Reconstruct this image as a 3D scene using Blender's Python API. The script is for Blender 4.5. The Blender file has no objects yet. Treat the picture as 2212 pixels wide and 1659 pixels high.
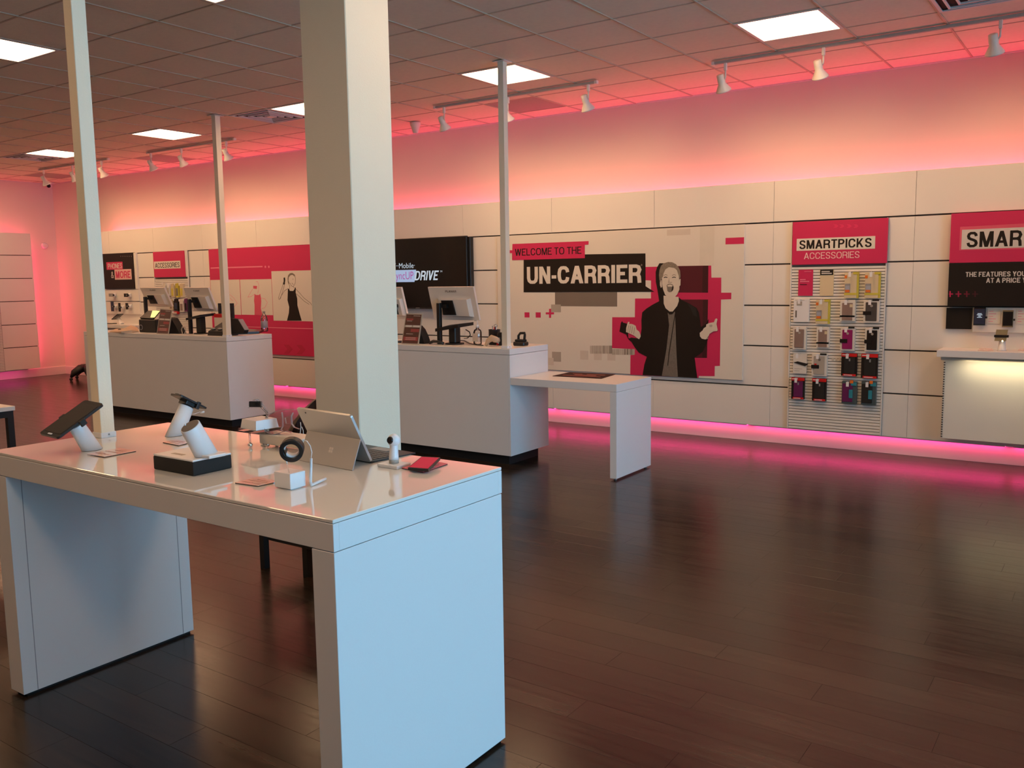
import bpy, bmesh, math, random
from mathutils import Vector, Matrix
random.seed(7)
D = bpy.data
SC = bpy.context.scene
COL = SC.collection
# ------------------------------------------------------------------ camera
CAM = Vector((0.0, 0.0, 1.5715))
R_ = Vector((0.821673, 0.5697754, -0.0144725))
U_ = Vector((-0.0558563, 0.1057685, 0.9928208))
F_ = Vector((-0.5672156, 0.8149657, -0.1187327))
FPX = 1907.536
cd = D.cameras.new('camera'); cam = D.objects.new('camera', cd); COL.objects.link(cam)
cd.sensor_fit = 'HORIZONTAL'; cd.sensor_width = 36; cd.lens = FPX / 2212 * 36
cd.clip_start = .05; cd.clip_end = 100
m4 = Matrix.Identity(4)
for r in range(3):
    m4[r][0] = R_[r]; m4[r][1] = U_[r]; m4[r][2] = -F_[r]; m4[r][3] = CAM[r]
cam.matrix_world = m4
SC.camera = cam
# ------------------------------------------------------------------ world, exposure
SC.view_settings.view_transform = 'Standard'; SC.view_settings.look = 'None'
SC.view_settings.exposure = 0.0; SC.view_settings.gamma = 1.0; SC.view_settings.use_curve_mapping = False
W = D.worlds.new('daylight'); SC.world = W; W.use_nodes = True
bg = W.node_tree.nodes['Background']; bg.inputs[0].default_value = (.42, .66, 1, 1); bg.inputs[1].default_value = .8
# ------------------------------------------------------------------ room numbers
H = 3.31; WB = 8.322; PF = 8.049; KB = 8.119; XL = -15.47; XR = 3.6; YF = -3.2
GX, GY, GA, GB = -3.593, 4.938, .61, .609
LED = (1.0, .055, .15); WARM = (1.0, .56, .27)
P_CEIL = 16.0; P_COVE = 8.6; P_KICK = 1.8; P_SPOT = 27.0; P_DAY = 390.0; P_LWALL = 9
def light(name, kind, loc, direction, energy, color, sx=.1, sy=None, **kw):
    l = D.lights.new(name, kind); l.energy = energy; l.color = color
    if kind == 'AREA':
        l.shape = 'RECTANGLE' ; l.size = sx; l.size_y = sy or sx
    if kind == 'SPOT':
        l.spot_size = math.radians(sx); l.spot_blend = 1; l.shadow_soft_size = .05
    for k, v in kw.items(): setattr(l, k, v)
    o = D.objects.new(name, l); COL.objects.link(o); o.location = loc
    d = Vector(direction).normalized()
    up = 'Y' if abs(d.y) < .95 else 'X'
    q = d.to_track_quat('-Z', up); o.rotation_euler = q.to_euler()
    return o
def light_axes(name, loc, zdir, xdir, energy, color, sx, sy, **kw):
    l = D.lights.new(name, 'AREA'); l.energy = energy; l.color = color; l.shape = 'RECTANGLE'; l.size = sx; l.size_y = sy
    for k, v in kw.items(): setattr(l, k, v)
    o = D.objects.new(name, l); COL.objects.link(o)
    z = -Vector(zdir).normalized(); x = Vector(xdir).normalized(); y = z.cross(x)
    M = Matrix.Identity(4)
    for r in range(3): M[r][0] = x[r]; M[r][1] = y[r]; M[r][2] = z[r]; M[r][3] = loc[r]
    o.matrix_world = M
    return o
# daylight through the storefront glass on the right-hand side
light_axes('daylight_storefront', (XR + .45, 2.6, 1.6), (-1, 0, -.22), (0, 1, 0), P_DAY, (.25, .66, 1.0), 5.2, 2.5)
# magenta led runs behind the display wall (cove above, kick below)
for k in range(9):
    x0 = -13.7 + k * 1.92
    light_axes('cove_glow', (x0 + .96, 8.25, 2.345), (0, .25, 1), (1, 0, 0), P_COVE * 1.92 / 2, LED, 1.9, .05)
    light_axes('kick_glow', (x0 + .96, 8.084, .149), (0, -.05, -1), (1, 0, 0), P_KICK * 1.92 / 2, LED, 1.9, .02)
light_axes('cove_glow_side', (-15.33, 5.6, 2.39), (-.1, 0, 1), (0, 1, 0), P_LWALL, LED, 4.2, .05)
light_axes('edge_glow_side', (-15.36, 7.68, 1.3), (-.6, 1, 0), (0, 0, 1), P_LWALL * .7, LED, 2.1, .05)
light_axes('kick_glow_side', (-15.3, 5.6, .148), (-.3, 0, -1), (0, 1, 0), 1.5, LED, 4.0, .03)
light_axes('edge_glow_end', (-13.8, 8.2, 1.3), (-1, .5, 0), (0, 0, 1), 5, LED, 2.1, .05)

# ------------------------------------------------------------------ helpers: rays of the survey camera
def ray(px, py): return F_ + R_ * ((px - 1106) / FPX) + U_ * ((829.5 - py) / FPX)
def at_y(px, py, y): d = ray(px, py); return CAM + d * (y / d.y)
def at_x(px, py, x): d = ray(px, py); return CAM + d * (x / d.x)
def at_z(px, py, z): d = ray(px, py); return CAM + d * ((z - CAM.z) / d.z)
def at_d(px, py, dep): return CAM + ray(px, py) * dep
def dep(p): return (Vector(p) - CAM).dot(F_)
# ------------------------------------------------------------------ materials
MATS = {}
def mat(name, col, rough=.5, metal=0, var=.06, scale=8, emit=None, es=0, trans=0, coat=0, bump=0, spec=None, alpha=None, ior=None):
    if name in MATS: return MATS[name]
    m = D.materials.new(name); m.use_nodes = True; nt = m.node_tree; N = nt.nodes; L = nt.links
    b = N['Principled BSDF']
    tc = N.new('ShaderNodeTexCoord'); no = N.new('ShaderNodeTexNoise'); no.inputs['Scale'].default_value = scale; no.inputs['Detail'].default_value = 3
    L.new(tc.outputs['Object'], no.inputs['Vector'])
    mx = N.new('ShaderNodeMix'); mx.data_type = 'RGBA'
    mx.inputs[6].default_value = tuple(min(1, c * (1 - var)) for c in col) + (1,)
    mx.inputs[7].default_value = tuple(min(1, c * (1 + var)) for c in col) + (1,)
    L.new(no.outputs['Fac'], mx.inputs[0]); L.new(mx.outputs[2], b.inputs['Base Color'])
    b.inputs['Roughness'].default_value = rough; b.inputs['Metallic'].default_value = metal
    if spec is not None: b.inputs['Specular IOR Level'].default_value = spec
    if coat: b.inputs['Coat Weight'].default_value = coat; b.inputs['Coat Roughness'].default_value = .05
    if trans: b.inputs['Transmission Weight'].default_value = trans
    if ior: b.inputs['IOR'].default_value = ior
    if alpha is not None: b.inputs['Alpha'].default_value = alpha
    if emit: b.inputs['Emission Color'].default_value = tuple(emit) + (1,); b.inputs['Emission Strength'].default_value = es
    if bump:
        bp = N.new('ShaderNodeBump'); bp.inputs['Strength'].default_value = bump; bp.inputs['Distance'].default_value = .002
        n2 = N.new('ShaderNodeTexNoise'); n2.inputs['Scale'].default_value = 160; L.new(tc.outputs['Object'], n2.inputs['Vector'])
        L.new(n2.outputs['Fac'], bp.inputs['Height']); L.new(bp.outputs[0], b.inputs['Normal'])
    MATS[name] = m
    return m
def glass_mat(name, tint=(1, 1, 1), fac=.12):
    if name in MATS: return MATS[name]
    m = D.materials.new(name); m.use_nodes = True; nt = m.node_tree; N = nt.nodes; L = nt.links
    N.remove(N['Principled BSDF']); out = N['Material Output']
    t = N.new('ShaderNodeBsdfTransparent'); t.inputs[0].default_value = tuple(tint) + (1,)
    g = N.new('ShaderNodeBsdfGlossy'); g.inputs['Roughness'].default_value = .03
    fr = N.new('ShaderNodeLayerWeight'); fr.inputs['Blend'].default_value = .35
    no = N.new('ShaderNodeTexNoise'); no.inputs['Scale'].default_value = 3
    ma = N.new('ShaderNodeMath'); ma.operation = 'MULTIPLY_ADD'; ma.inputs[1].default_value = .03; ma.inputs[2].default_value = fac
    L.new(no.outputs['Fac'], ma.inputs[0])
    m2 = N.new('ShaderNodeMath'); m2.operation = 'MAXIMUM'; L.new(fr.outputs['Fresnel'], m2.inputs[0]); L.new(ma.outputs[0], m2.inputs[1])
    mx = N.new('ShaderNodeMixShader'); L.new(m2.outputs[0], mx.inputs[0]); L.new(t.outputs[0], mx.inputs[1]); L.new(g.outputs[0], mx.inputs[2])
    L.new(mx.outputs[0], out.inputs[0]); MATS[name] = m
    return m
def plank_mat():
    m = D.materials.new('dark_wood_plank'); m.use_nodes = True; nt = m.node_tree; N = nt.nodes; L = nt.links; b = N['Principled BSDF']
    geo = N.new('ShaderNodeNewGeometry'); oi = N.new('ShaderNodeObjectInfo')
    mp = N.new('ShaderNodeMapping'); mp.inputs['Scale'].default_value = (1.6, 26, 1); L.new(geo.outputs['Position'], mp.inputs['Vector'])
    n1 = N.new('ShaderNodeTexNoise'); n1.inputs['Scale'].default_value = 1.6; n1.inputs['Detail'].default_value = 6; n1.inputs['Roughness'].default_value = .65
    n1.noise_dimensions = '4D'; L.new(mp.outputs[0], n1.inputs['Vector'])
    at = N.new('ShaderNodeAttribute'); at.attribute_name = 'tone'
    ad = N.new('ShaderNodeMath'); ad.operation = 'ADD'; L.new(at.outputs['Fac'], ad.inputs[0]); L.new(oi.outputs['Random'], ad.inputs[1])
    m5 = N.new('ShaderNodeMath'); m5.operation = 'MULTIPLY'; m5.inputs[1].default_value = 9; L.new(ad.outputs[0], m5.inputs[0]); L.new(m5.outputs[0], n1.inputs['W'])
    cr = N.new('ShaderNodeValToRGB'); e = cr.color_ramp.elements
    e[0].position = .25; e[0].color = (.009, .005, .003, 1); e[1].position = .8; e[1].color = (.055, .034, .019, 1)
    L.new(n1.outputs['Fac'], cr.inputs[0])
    fr = N.new('ShaderNodeMath'); fr.operation = 'FRACT'; L.new(m5.outputs[0], fr.inputs[0])
    ml = N.new('ShaderNodeMath'); ml.operation = 'MULTIPLY_ADD'; ml.inputs[1].default_value = .7; ml.inputs[2].default_value = .65; L.new(fr.outputs[0], ml.inputs[0])
    vm = N.new('ShaderNodeVectorMath'); vm.operation = 'SCALE'; L.new(cr.outputs[0], vm.inputs[0]); L.new(ml.outputs[0], vm.inputs['Scale'])
    L.new(vm.outputs[0], b.inputs['Base Color'])
    mr = N.new('ShaderNodeMath'); mr.operation = 'MULTIPLY_ADD'; mr.inputs[1].default_value = .18; mr.inputs[2].default_value = .14
    L.new(n1.outputs['Fac'], mr.inputs[0]); L.new(mr.outputs[0], b.inputs['Roughness'])
    bp = N.new('ShaderNodeBump'); bp.inputs['Strength'].default_value = .22; bp.inputs['Distance'].default_value = .0014
    L.new(n1.outputs['Fac'], bp.inputs['Height']); L.new(bp.outputs[0], b.inputs['Normal'])
    b.inputs['Specular IOR Level'].default_value = .36
    MATS['plank'] = m; return m
def shade(c, k): return tuple(x * k for x in c)
M_wall = mat('white_wall_paint', (.82, .75, .64), .6, var=.02, scale=2)
M_panel = mat('white_laminate_panel', (.80, .77, .72), .38, var=.03, scale=1.5)
M_gap = mat('dark_joint', (.05, .04, .035), .8); M_sub = mat('floor_joint_brown', (.028, .016, .010), .5)
M_tile = mat('ceiling_tile_board', (.90, .77, .60), .95, var=.06, scale=30, bump=.4)
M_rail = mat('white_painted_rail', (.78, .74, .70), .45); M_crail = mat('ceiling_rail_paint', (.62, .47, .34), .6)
M_lam = mat('white_table_laminate', (.80, .79, .77), .32, var=.015, scale=3, bump=.08)
M_top = mat('glossy_white_table_top', (.88, .84, .78), .03, var=.01, coat=.6)
M_black = mat('black_plastic', (.012, .011, .011), .38, var=.3)
M_matblack = mat('matte_black', (.010, .009, .008), .7, var=.3)
M_glossblack = mat('glossy_black_glass', (.006, .006, .007), .08, var=.2)
M_white = mat('white_plastic', (.80, .80, .80), .3, var=.02)
M_offw = mat('off_white_plastic', (.84, .78, .70), .35, var=.03)
M_beige = mat('beige_cloth_paper', (.62, .48, .34), .7)
M_grey = mat('grey_plastic', (.28, .28, .28), .4)
M_silver = mat('silver_metal', (.55, .54, .52), .35, metal=.7, var=.03)
M_chrome = mat('chrome', (.8, .8, .8), .1, metal=1, var=.02)
M_red = mat('magenta_red_print', (.60, .022, .105), .42, var=.05, scale=2)
M_pink = mat('pale_pink_print', (.80, .22, .33), .45, var=.04)
M_burg = mat('burgundy_print', (.085, .006, .016), .42, var=.12)
M_burg2 = mat('dark_burgundy_print', (.045, .005, .009), .42, var=.12)
M_ink = mat('black_print', (.012, .008, .006), .55, var=.15, spec=.3)
M_paper = mat('white_print_board', (.74, .70, .62), .4, var=.03, scale=1.5)
M_pink2 = mat('rose_white_print', (.88, .62, .60), .45)
M_label = mat('pale_label_print', (.66, .62, .58), .45, var=.03)
M_g1 = mat('grey_print', (.20, .17, .14), .45); M_g2 = mat('light_grey_print', (.42, .38, .32), .45); M_g3 = mat('faint_grey_print', (.64, .58, .50), .45)
M_shirt = mat('grey_shirt_print', (.17, .15, .125), .5, var=.35, scale=60)
M_skin = mat('monochrome_skin_print', (.66, .60, .50), .45, var=.06, scale=30)
M_hair = mat('monochrome_hair_print', (.24, .20, .15), .5, var=.6, scale=120)
M_yel = mat('yellow_green_card', (.60, .52, .06), .45); M_cream = mat('cream_card', (.66, .56, .36), .5)
M_mag = mat('magenta_case', (.30, .012, .12), .35); M_pur = mat('purple_case', (.13, .012, .09), .35)
M_brn = mat('rosy_grey_case', (.28, .19, .155), .4); M_teal = mat('teal_print', (.03, .26, .34), .4)
M_redbox = mat('bright_red_card', (.62, .012, .012), .4); M_org = mat('orange_print', (.75, .18, .02), .4)
M_blue = mat('blue_phone', (.03, .035, .07), .2); M_dkbrn = mat('dark_brown_leather', (.030, .012, .009), .42, var=.3, scale=20)
M_gold = mat('gold_phone_back', (.30, .24, .14), .3, metal=.6)
M_cardpink = mat('pink_info_card', (.92, .60, .52), .2, var=.08, scale=40, coat=.5)
M_clear = glass_mat('clear_acrylic', (.97, .98, .98), .10)
M_glass = glass_mat('window_glass', (.97, .99, 1), .05)
M_bottle = glass_mat('clear_bottle_plastic', (.95, .96, .97), .16)
M_ledm = mat('magenta_led', (.8, .1, .4), .5, emit=(1.0, .05, .36), es=5)
M_ceilight = mat('warm_white_diffuser', (.9, .85, .8), .5, emit=(1.0, .62, .34), es=P_CEIL)
M_scrred = mat('red_phone_screen', (.1, .01, .02), .06, emit=(.42, .012, .035), es=.9)
M_scrtext = mat('lit_screen_text', (.5, .5, .5), .4, emit=(.42, .66, .82), es=.62)
M_scrbox = mat('lit_screen_blue_block', (.3, .4, .5), .4, emit=(.34, .52, .82), es=.62)
M_scrmag = mat('lit_screen_magenta_text', (.4, .1, .3), .4, emit=(.32, .035, .36), es=.55)
M_scryel = mat('lit_yellow_display', (.5, .5, .2), .4, emit=(1, .92, .30), es=.9)
M_bulb = mat('lamp_bulb', (.9, .8, .6), .4, emit=(1, .75, .45), es=2.2)
M_spotw = mat('white_spot_housing', (.85, .78, .68), .4)
plank_mat()
# ------------------------------------------------------------------ mesh building
class MB:
    def __init__(s): s.bm = bmesh.new(); s.mats = []
    def _mi(s, m):
        if m is None: return 0
        if m not in s.mats: s.mats.append(m)
        return s.mats.index(m)
    def box(s, x0, x1, y0, y1, z0, z1, bev=0, m=None, seg=1):
        v = [s.bm.verts.new(p) for p in ((x0, y0, z0), (x1, y0, z0), (x1, y1, z0), (x0, y1, z0), (x0, y0, z1), (x1, y0, z1), (x1, y1, z1), (x0, y1, z1))]
        fs = [s.bm.faces.new([v[i] for i in q]) for q in ((3, 2, 1, 0), (4, 5, 6, 7), (0, 1, 5, 4), (1, 2, 6, 5), (2, 3, 7, 6), (3, 0, 4, 7))]
        mi = s._mi(m)
        for f in fs: f.material_index = mi
        if bev:
            es = list({e for f in fs for e in f.edges})
            r = bmesh.ops.bevel(s.bm, geom=es, offset=bev, segments=seg, affect='EDGES', profile=.5)
            for f in r['faces']: f.material_index = mi
        return s
    def hexa(s, pts, m=None):   # 8 points, bottom quad then top quad
        v = [s.bm.verts.new(p) for p in pts]; mi = s._mi(m)
        for q in ((3, 2, 1, 0), (4, 5, 6, 7), (0, 1, 5, 4), (1, 2, 6, 5), (2, 3, 7, 6), (3, 0, 4, 7)):
            s.bm.faces.new([v[i] for i in q]).material_index = mi
        return s
    def slab(s, quad, n, m=None):   # a quad given thickness along n
        n = Vector(n); return s.hexa([Vector(p) + n for p in quad] + [Vector(p) for p in quad], m)
    def poly(s, pts, y, t, m=None):   # flat outline in x,z standing at depth y with thickness t towards the room
        mi = s._mi(m)
        a = [s.bm.verts.new((p[0], y - t, p[1])) for p in pts]; b = [s.bm.verts.new((p[0], y, p[1])) for p in pts]
        n = len(pts)
        area = sum(pts[i][0] * pts[(i + 1) % n][1] - pts[(i + 1) % n][0] * pts[i][1] for i in range(n))
        f = s.bm.faces.new(a if area > 0 else a[::-1]); f.material_index = mi
        for i in range(n):
            j = (i + 1) % n
            q = [a[i], b[i], b[j], a[j]] if area > 0 else [a[j], b[j], b[i], a[i]]
            s.bm.faces.new(q).material_index = mi
        return s
    def tube(s, pts, r, seg=8, m=None, caps=True, r2=None):
        pts = [Vector(p) for p in pts]; mi = s._mi(m); rings = []
        prev = None
        for i, p in enumerate(pts):
            t = (pts[min(i + 1, len(pts) - 1)] - pts[max(i - 1, 0)]).normalized()
            if prev is None:
                a = Vector((0, 0, 1)) if abs(t.z) < .9 else Vector((1, 0, 0)); u = t.cross(a).normalized()
            else: u = (prev - t * prev.dot(t)).normalized()
            prev = u; w = t.cross(u)
            rr = r[i] if isinstance(r, (list, tuple)) else r
            rw = (r2[i] if isinstance(r2, (list, tuple)) else r2) if r2 is not None else rr
            rings.append([s.bm.verts.new(p + u * (rr * math.cos(2 * math.pi * k / seg)) + w * (rw * math.sin(2 * math.pi * k / seg))) for k in range(seg)])
        for a, b in zip(rings, rings[1:]):
            for k in range(seg):
                f = s.bm.faces.new((a[k], a[(k + 1) % seg], b[(k + 1) % seg], b[k])); f.material_index = mi; f.smooth = True
        if caps:
            s.bm.faces.new(rings[0][::-1]).material_index = mi; s.bm.faces.new(rings[-1]).material_index = mi
        return s
    def lathe(s, c, prof, seg=20, m=None, axis=(0, 0, 1)):
        c = Vector(c); ax = Vector(axis).normalized(); return s.tube([c + ax * h for r, h in prof], [r for r, h in prof], seg, m) if len({h for r, h in prof}) == len(prof) else s._lathe(c, prof, seg, m, ax)
    def _lathe(s, c, prof, seg, m, ax):
        a = Vector((0, 0, 1)) if abs(ax.z) < .9 else Vector((1, 0, 0)); u = ax.cross(a).normalized(); w = ax.cross(u); mi = s._mi(m)
        rings = [[s.bm.verts.new(c + ax * h + u * (r * math.cos(2 * math.pi * k / seg)) + w * (r * math.sin(2 * math.pi * k / seg))) for k in range(seg)] for r, h in prof]
        for p, q in zip(rings, rings[1:]):
            for k in range(seg):
                f = s.bm.faces.new((p[k], p[(k + 1) % seg], q[(k + 1) % seg], q[k])); f.material_index = mi; f.smooth = True
        s.bm.faces.new(rings[0][::-1]).material_index = mi; s.bm.faces.new(rings[-1]).material_index = mi
        return s
    def ball(s, c, r, m=None, sc=(1, 1, 1), seg=16):
        mi = s._mi(m)
        r_ = bmesh.ops.create_uvsphere(s.bm, u_segments=seg, v_segments=seg // 2, radius=1, matrix=Matrix.Translation(Vector(c)) @ Matrix.Diagonal((r * sc[0], r * sc[1], r * sc[2], 1)))
        for v in r_['verts']:
            for f in v.link_faces: f.material_index = mi; f.smooth = True
        return s
    def build(s, name, m=None, parent=None, base=None, tone=None):
        """link as one mesh object; vertices are given in world space unless the parent is None-located"""
        bmesh.ops.recalc_face_normals(s.bm, faces=s.bm.faces)
        me = D.meshes.new(name)
        if parent is not None: org = Vector(parent['org']) if 'org' in parent else parent.location.copy()
        elif base is not None: org = Vector(base)
        else:
            xs = [v.co for v in s.bm.verts]
            org = Vector(((min(p.x for p in xs) + max(p.x for p in xs)) / 2, (min(p.y for p in xs) + max(p.y for p in xs)) / 2, min(p.z for p in xs)))
        bmesh.ops.translate(s.bm, verts=s.bm.verts, vec=-org)
        s.bm.to_mesh(me); s.bm.free()
        for mm in (s.mats or [m]): me.materials.append(mm)
        o = D.objects.new(name, me); COL.objects.link(o)
        if parent is not None: o.parent = parent; ORG[o.name] = org
        else: o.location = org; ORG[o.name] = org
        return o
ORG = {}
class _P(dict): pass
def build(mb, name, m, parent=None):
    """part of parent (vertices in world space); parents never rotate while building"""
    bm = mb.bm; bmesh.ops.recalc_face_normals(bm, faces=bm.faces); me = D.meshes.new(name)
    if parent is None:
        xs = [v.co for v in bm.verts]
        org = Vector(((min(p.x for p in xs) + max(p.x for p in xs)) / 2, (min(p.y for p in xs) + max(p.y for p in xs)) / 2, min(p.z for p in xs)))
    else: org = ORG[parent.name]
    bmesh.ops.translate(bm, verts=bm.verts, vec=-org); bm.to_mesh(me); bm.free()
    for mm in (mb.mats if mb.mats else [m]): me.materials.append(mm)
    o = D.objects.new(name, me); COL.objects.link(o)
    if parent is None: o.location = org
    else: o.parent = parent
    ORG[o.name] = org
    return o
def thing(name, label, cat, loc, group=None):
    o = D.objects.new(name, None); o.empty_display_size = .1; COL.objects.link(o); o.location = loc
    o['label'] = label; o['category'] = cat
    if group: o['group'] = group
    ORG[o.name] = Vector(loc); return o
def tag(o, label, cat, group=None):
    o['label'] = label; o['category'] = cat
    if group: o['group'] = group
    return o
def struct(o): o['kind'] = 'structure'; return o
def B(*a, **k): return MB().box(*a, **k)
def clone(root, delta, label=None, group=None):
    def cp(o, par):
        c = o.copy(); COL.objects.link(c); c.parent = par
        for ch in list(o.children): cp(ch, c)
        return c
    c = cp(root, None); c.location = root.location + Vector(delta)
    if label: c['label'] = label
    if group: c['group'] = group
    return c
_tc = {}
def text_mesh(s, weight):
    cu = D.curves.new('t', 'FONT'); cu.body = s; cu.size = 1; cu.offset = weight; cu.extrude = 0; cu.resolution_u = 3
    ob = D.objects.new('t', cu); COL.objects.link(ob)
    dg = bpy.context.evaluated_depsgraph_get(); dg.update()
    me = D.meshes.new_from_object(ob.evaluated_get(dg)); D.objects.remove(ob); D.curves.remove(cu)
    return me
def text(s, x0, x1, z0, z1, y, m, parent, name='lettering', weight=.02, shear=0, prefix=None, zslope=0):
    """raised lettering filling the box x0..x1, z0..z1 on the plane y, facing the room"""
    me = text_mesh(s, weight); vs = me.vertices
    ax0 = min(v.co.x for v in vs); ax1 = max(v.co.x for v in vs); az0 = min(v.co.y for v in vs); az1 = max(v.co.y for v in vs)
    if prefix:
        mp = text_mesh(prefix, weight); ax1 = max(v.co.x for v in mp.vertices); ax0 = min(v.co.x for v in mp.vertices)
    org = ORG[parent.name]
    for v in vs:
        fx = (v.co.x - ax0) / (ax1 - ax0); fz = (v.co.y - az0) / (az1 - az0)
        v.co = Vector((x0 + (x1 - x0) * fx + shear * (z1 - z0) * fz, y - v.co.z, z0 + (z1 - z0) * fz + zslope * fx)) - org
    me.materials.append(m); me.name = name
    o = D.objects.new(name, me); COL.objects.link(o); o.parent = parent; ORG[o.name] = org
    return o
# ---- plain grotesque capitals drawn stroke by stroke
_S = [(.97, .76), (.90, .91), (.72, 1), (.30, 1), (.09, .92), (.02, .77), (.09, .62), (.28, .55), (.72, .45), (.92, .37), (1, .22), (.92, .08), (.70, 0), (.28, 0), (.08, .09), (.0, .26)]
_C = [(1, .68), (.93, .87), (.74, .985), (.5, 1), (.26, .985), (.08, .86), (0, .62), (0, .38), (.08, .14), (.26, .015), (.5, 0), (.74, .015), (.93, .13), (1, .33)]
_O = [(0, .38), (0, .62), (.08, .86), (.26, .985), (.5, 1), (.74, .985), (.92, .86), (1, .62), (1, .38), (.92, .14), (.74, .015), (.5, 0), (.26, .015), (.08, .14)]
_P = [(0, 1), (.62, 1), (.88, .94), (1, .76), (.88, .55), (.62, .47), (0, .47)]
GL = {'A': (.78, [('b', 0, 0, .5, 1), ('b', 1, 0, .5, 1), ('h', .2, .8, .27)]), 'C': (.76, [('l', _C)]), 'D': (.74, [('v', 0), ('c', [(0, 0), (0, 1), (.5, 1), (.82, .91), (1, .66), (1, .34), (.82, .09), (.5, 0)])]),
      'E': (.64, [('v', 0), ('h', 0, 9, 1), ('h', 0, .93, .52), ('h', 0, 9, 0)]), 'F': (.60, [('v', 0), ('h', 0, 9, 1), ('h', 0, .9, .50)]), 'G': (.80, [('l', _C[:-2] + [(.9, .10), (1, .22), (1, .44), (.55, .44)])]),
      'H': (.73, [('v', 0), ('v', 1), ('h', 0, 1, .52)]), 'I': (.0, [('v', 0)]), 'K': (.76, [('v', 0), ('b', .0, .28, .86, 1), ('b', .92, 0, .36, .55)]), 'L': (.60, [('v', 0), ('h', 0, 9, 0)]),
      'M': (.86, [('v', 0), ('v', 1), ('b', .06, 1, .5, 0), ('b', .94, 1, .5, 0)]), 'N': (.73, [('v', 0), ('v', 1), ('b', .02, 1, .98, 0)]), 'O': (.82, [('c', _O)]), 'P': (.68, [('v', 0), ('l', _P)]),
      'R': (.73, [('v', 0), ('l', _P), ('l', [(.6, .47), (.85, .42), (.95, .28), (1, -9)])]), 'S': (.70, [('l', _S)]), 'T': (.64, [('v', .5), ('h', -9, 9, 1)]),
      'U': (.74, [('l', [(0, 9), (0, .30), (.08, .11), (.27, .01), (.5, 0), (.73, .01), (.92, .11), (1, .30), (1, 9)])]), 'V': (.72, [('b', 0, 1, .5, 0), ('b', 1, 1, .5, 0)]),
      'W': (1.04, [('b', 0, 1, .25, 0), ('b', .5, 1, .25, 0), ('b', .5, 1, .75, 0), ('b', 1, 1, .75, 0)]), 'Y': (.70, [('b', 0, 1, .5, .42), ('b', 1, 1, .5, .42), ('v5', .5)]),
      '-': (.30, [('h', -9, 9, .36)]), '&': (.74, [('l', [(1, -9), (.22, .70), (.22, .90), (.40, 1), (.58, 1), (.72, .88), (.68, .70), (.10, .40), (0, .22), (.12, .04), (.36, 0), (.66, .06), (.88, .26), (.96, .46)])])}
def glyph_polys(ch, t, hh):
    w_, prims = GL[ch]; w_ = max(w_, 0) * 1.0 if w_ else t; th = t * hh; out = []
    if ch == 'I': w_ = t
    X = lambda u: w_ if u == 9 else 0 if u == -9 else t / 2 + (w_ - t) * u
    Yv = lambda v: 1 if v == 9 else 0 if v == -9 else th / 2 + (1 - th) * v
    for p in prims:
        if p[0] == 'v': out.append([(X(p[1]) - t / 2, 0), (X(p[1]) + t / 2, 0), (X(p[1]) + t / 2, 1), (X(p[1]) - t / 2, 1)])
        elif p[0] == 'v5': out.append([(X(p[1]) - t / 2, 0), (X(p[1]) + t / 2, 0), (X(p[1]) + t / 2, .45), (X(p[1]) - t / 2, .45)])
        elif p[0] == 'h': out.append([(X(p[1]), Yv(p[3]) - th / 2), (X(p[2]), Yv(p[3]) - th / 2), (X(p[2]), Yv(p[3]) + th / 2), (X(p[1]), Yv(p[3]) + th / 2)])
        elif p[0] == 'b':
            k = t * .56; x0, y0, x1, y1 = X(p[1]), p[2], X(p[3]), p[4]
            out.append([(x0 - k, y0), (x0 + k, y0), (x1 + k, y1), (x1 - k, y1)])
        else:
            pts = [(X(u), Yv(v)) for u, v in p[1]]; n = len(pts); cl = p[0] == 'c'; L_, R2 = [], []
            for i in range(n):
                a = pts[i - 1] if (i or cl) else pts[i]; b = pts[(i + 1) % n] if (i < n - 1 or cl) else pts[i]
                c = pts[i]; d1 = (c[0] - a[0], c[1] - a[1]); d2 = (b[0] - c[0], b[1] - c[1])
                if d1 == (0, 0): d1 = d2
                if d2 == (0, 0): d2 = d1
                l1, l2 = math.hypot(*d1), math.hypot(*d2); n1 = (-d1[1] / l1, d1[0] / l1); n2 = (-d2[1] / l2, d2[0] / l2)
                m_ = (n1[0] + n2[0], n1[1] + n2[1]); ml = math.hypot(*m_) or 1; m_ = (m_[0] / ml, m_[1] / ml); k = min(1.5, 1 / max(.3, m_[0] * n1[0] + m_[1] * n1[1]))
                hx, hy = t / 2 * k, th / 2 * k
                L_.append((c[0] + m_[0] * hx, c[1] + m_[1] * hy)); R2.append((c[0] - m_[0] * hx, c[1] - m_[1] * hy))
            for i in range(n if cl else n - 1):
                j = (i + 1) % n; out.append([L_[i], R2[i], R2[j], L_[j]])
    return out, w_
def block(s, x0, x1, z0, z1, y, m, parent, t=.19, gap=.10, shear=0, prefix=None, name='lettering'):
    def lay(st):
        x = 0; items = []
        for ch in st:
            if ch == ' ': x += .30; continue
            ps, w_ = glyph_polys(ch, t, .86); items.append((x, ps)); x += w_ + gap
        return items, x - gap
    items, tot = lay(s)
    if prefix: tot = lay(prefix)[1]
    bm = bmesh.new(); k = (x1 - x0) / tot; org = ORG[parent.name]
    for ox, ps in items:
        lift = 0
        for p in ps:
            area = sum(p[i][0] * p[(i + 1) % 4][1] - p[(i + 1) % 4][0] * p[i][1] for i in range(4))
            lift += .00002; vs = [bm.verts.new(Vector((x0 + (ox + a) * k + shear * b * (z1 - z0), y - lift, z0 + b * (z1 - z0))) - org) for a, b in p]
            bm.faces.new(vs if area > 0 else vs[::-1])
    me = D.meshes.new(name); bm.to_mesh(me); bm.free(); me.materials.append(m)
    o = D.objects.new(name, me); COL.objects.link(o); o.parent = parent; ORG[o.name] = org
    return o
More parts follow.
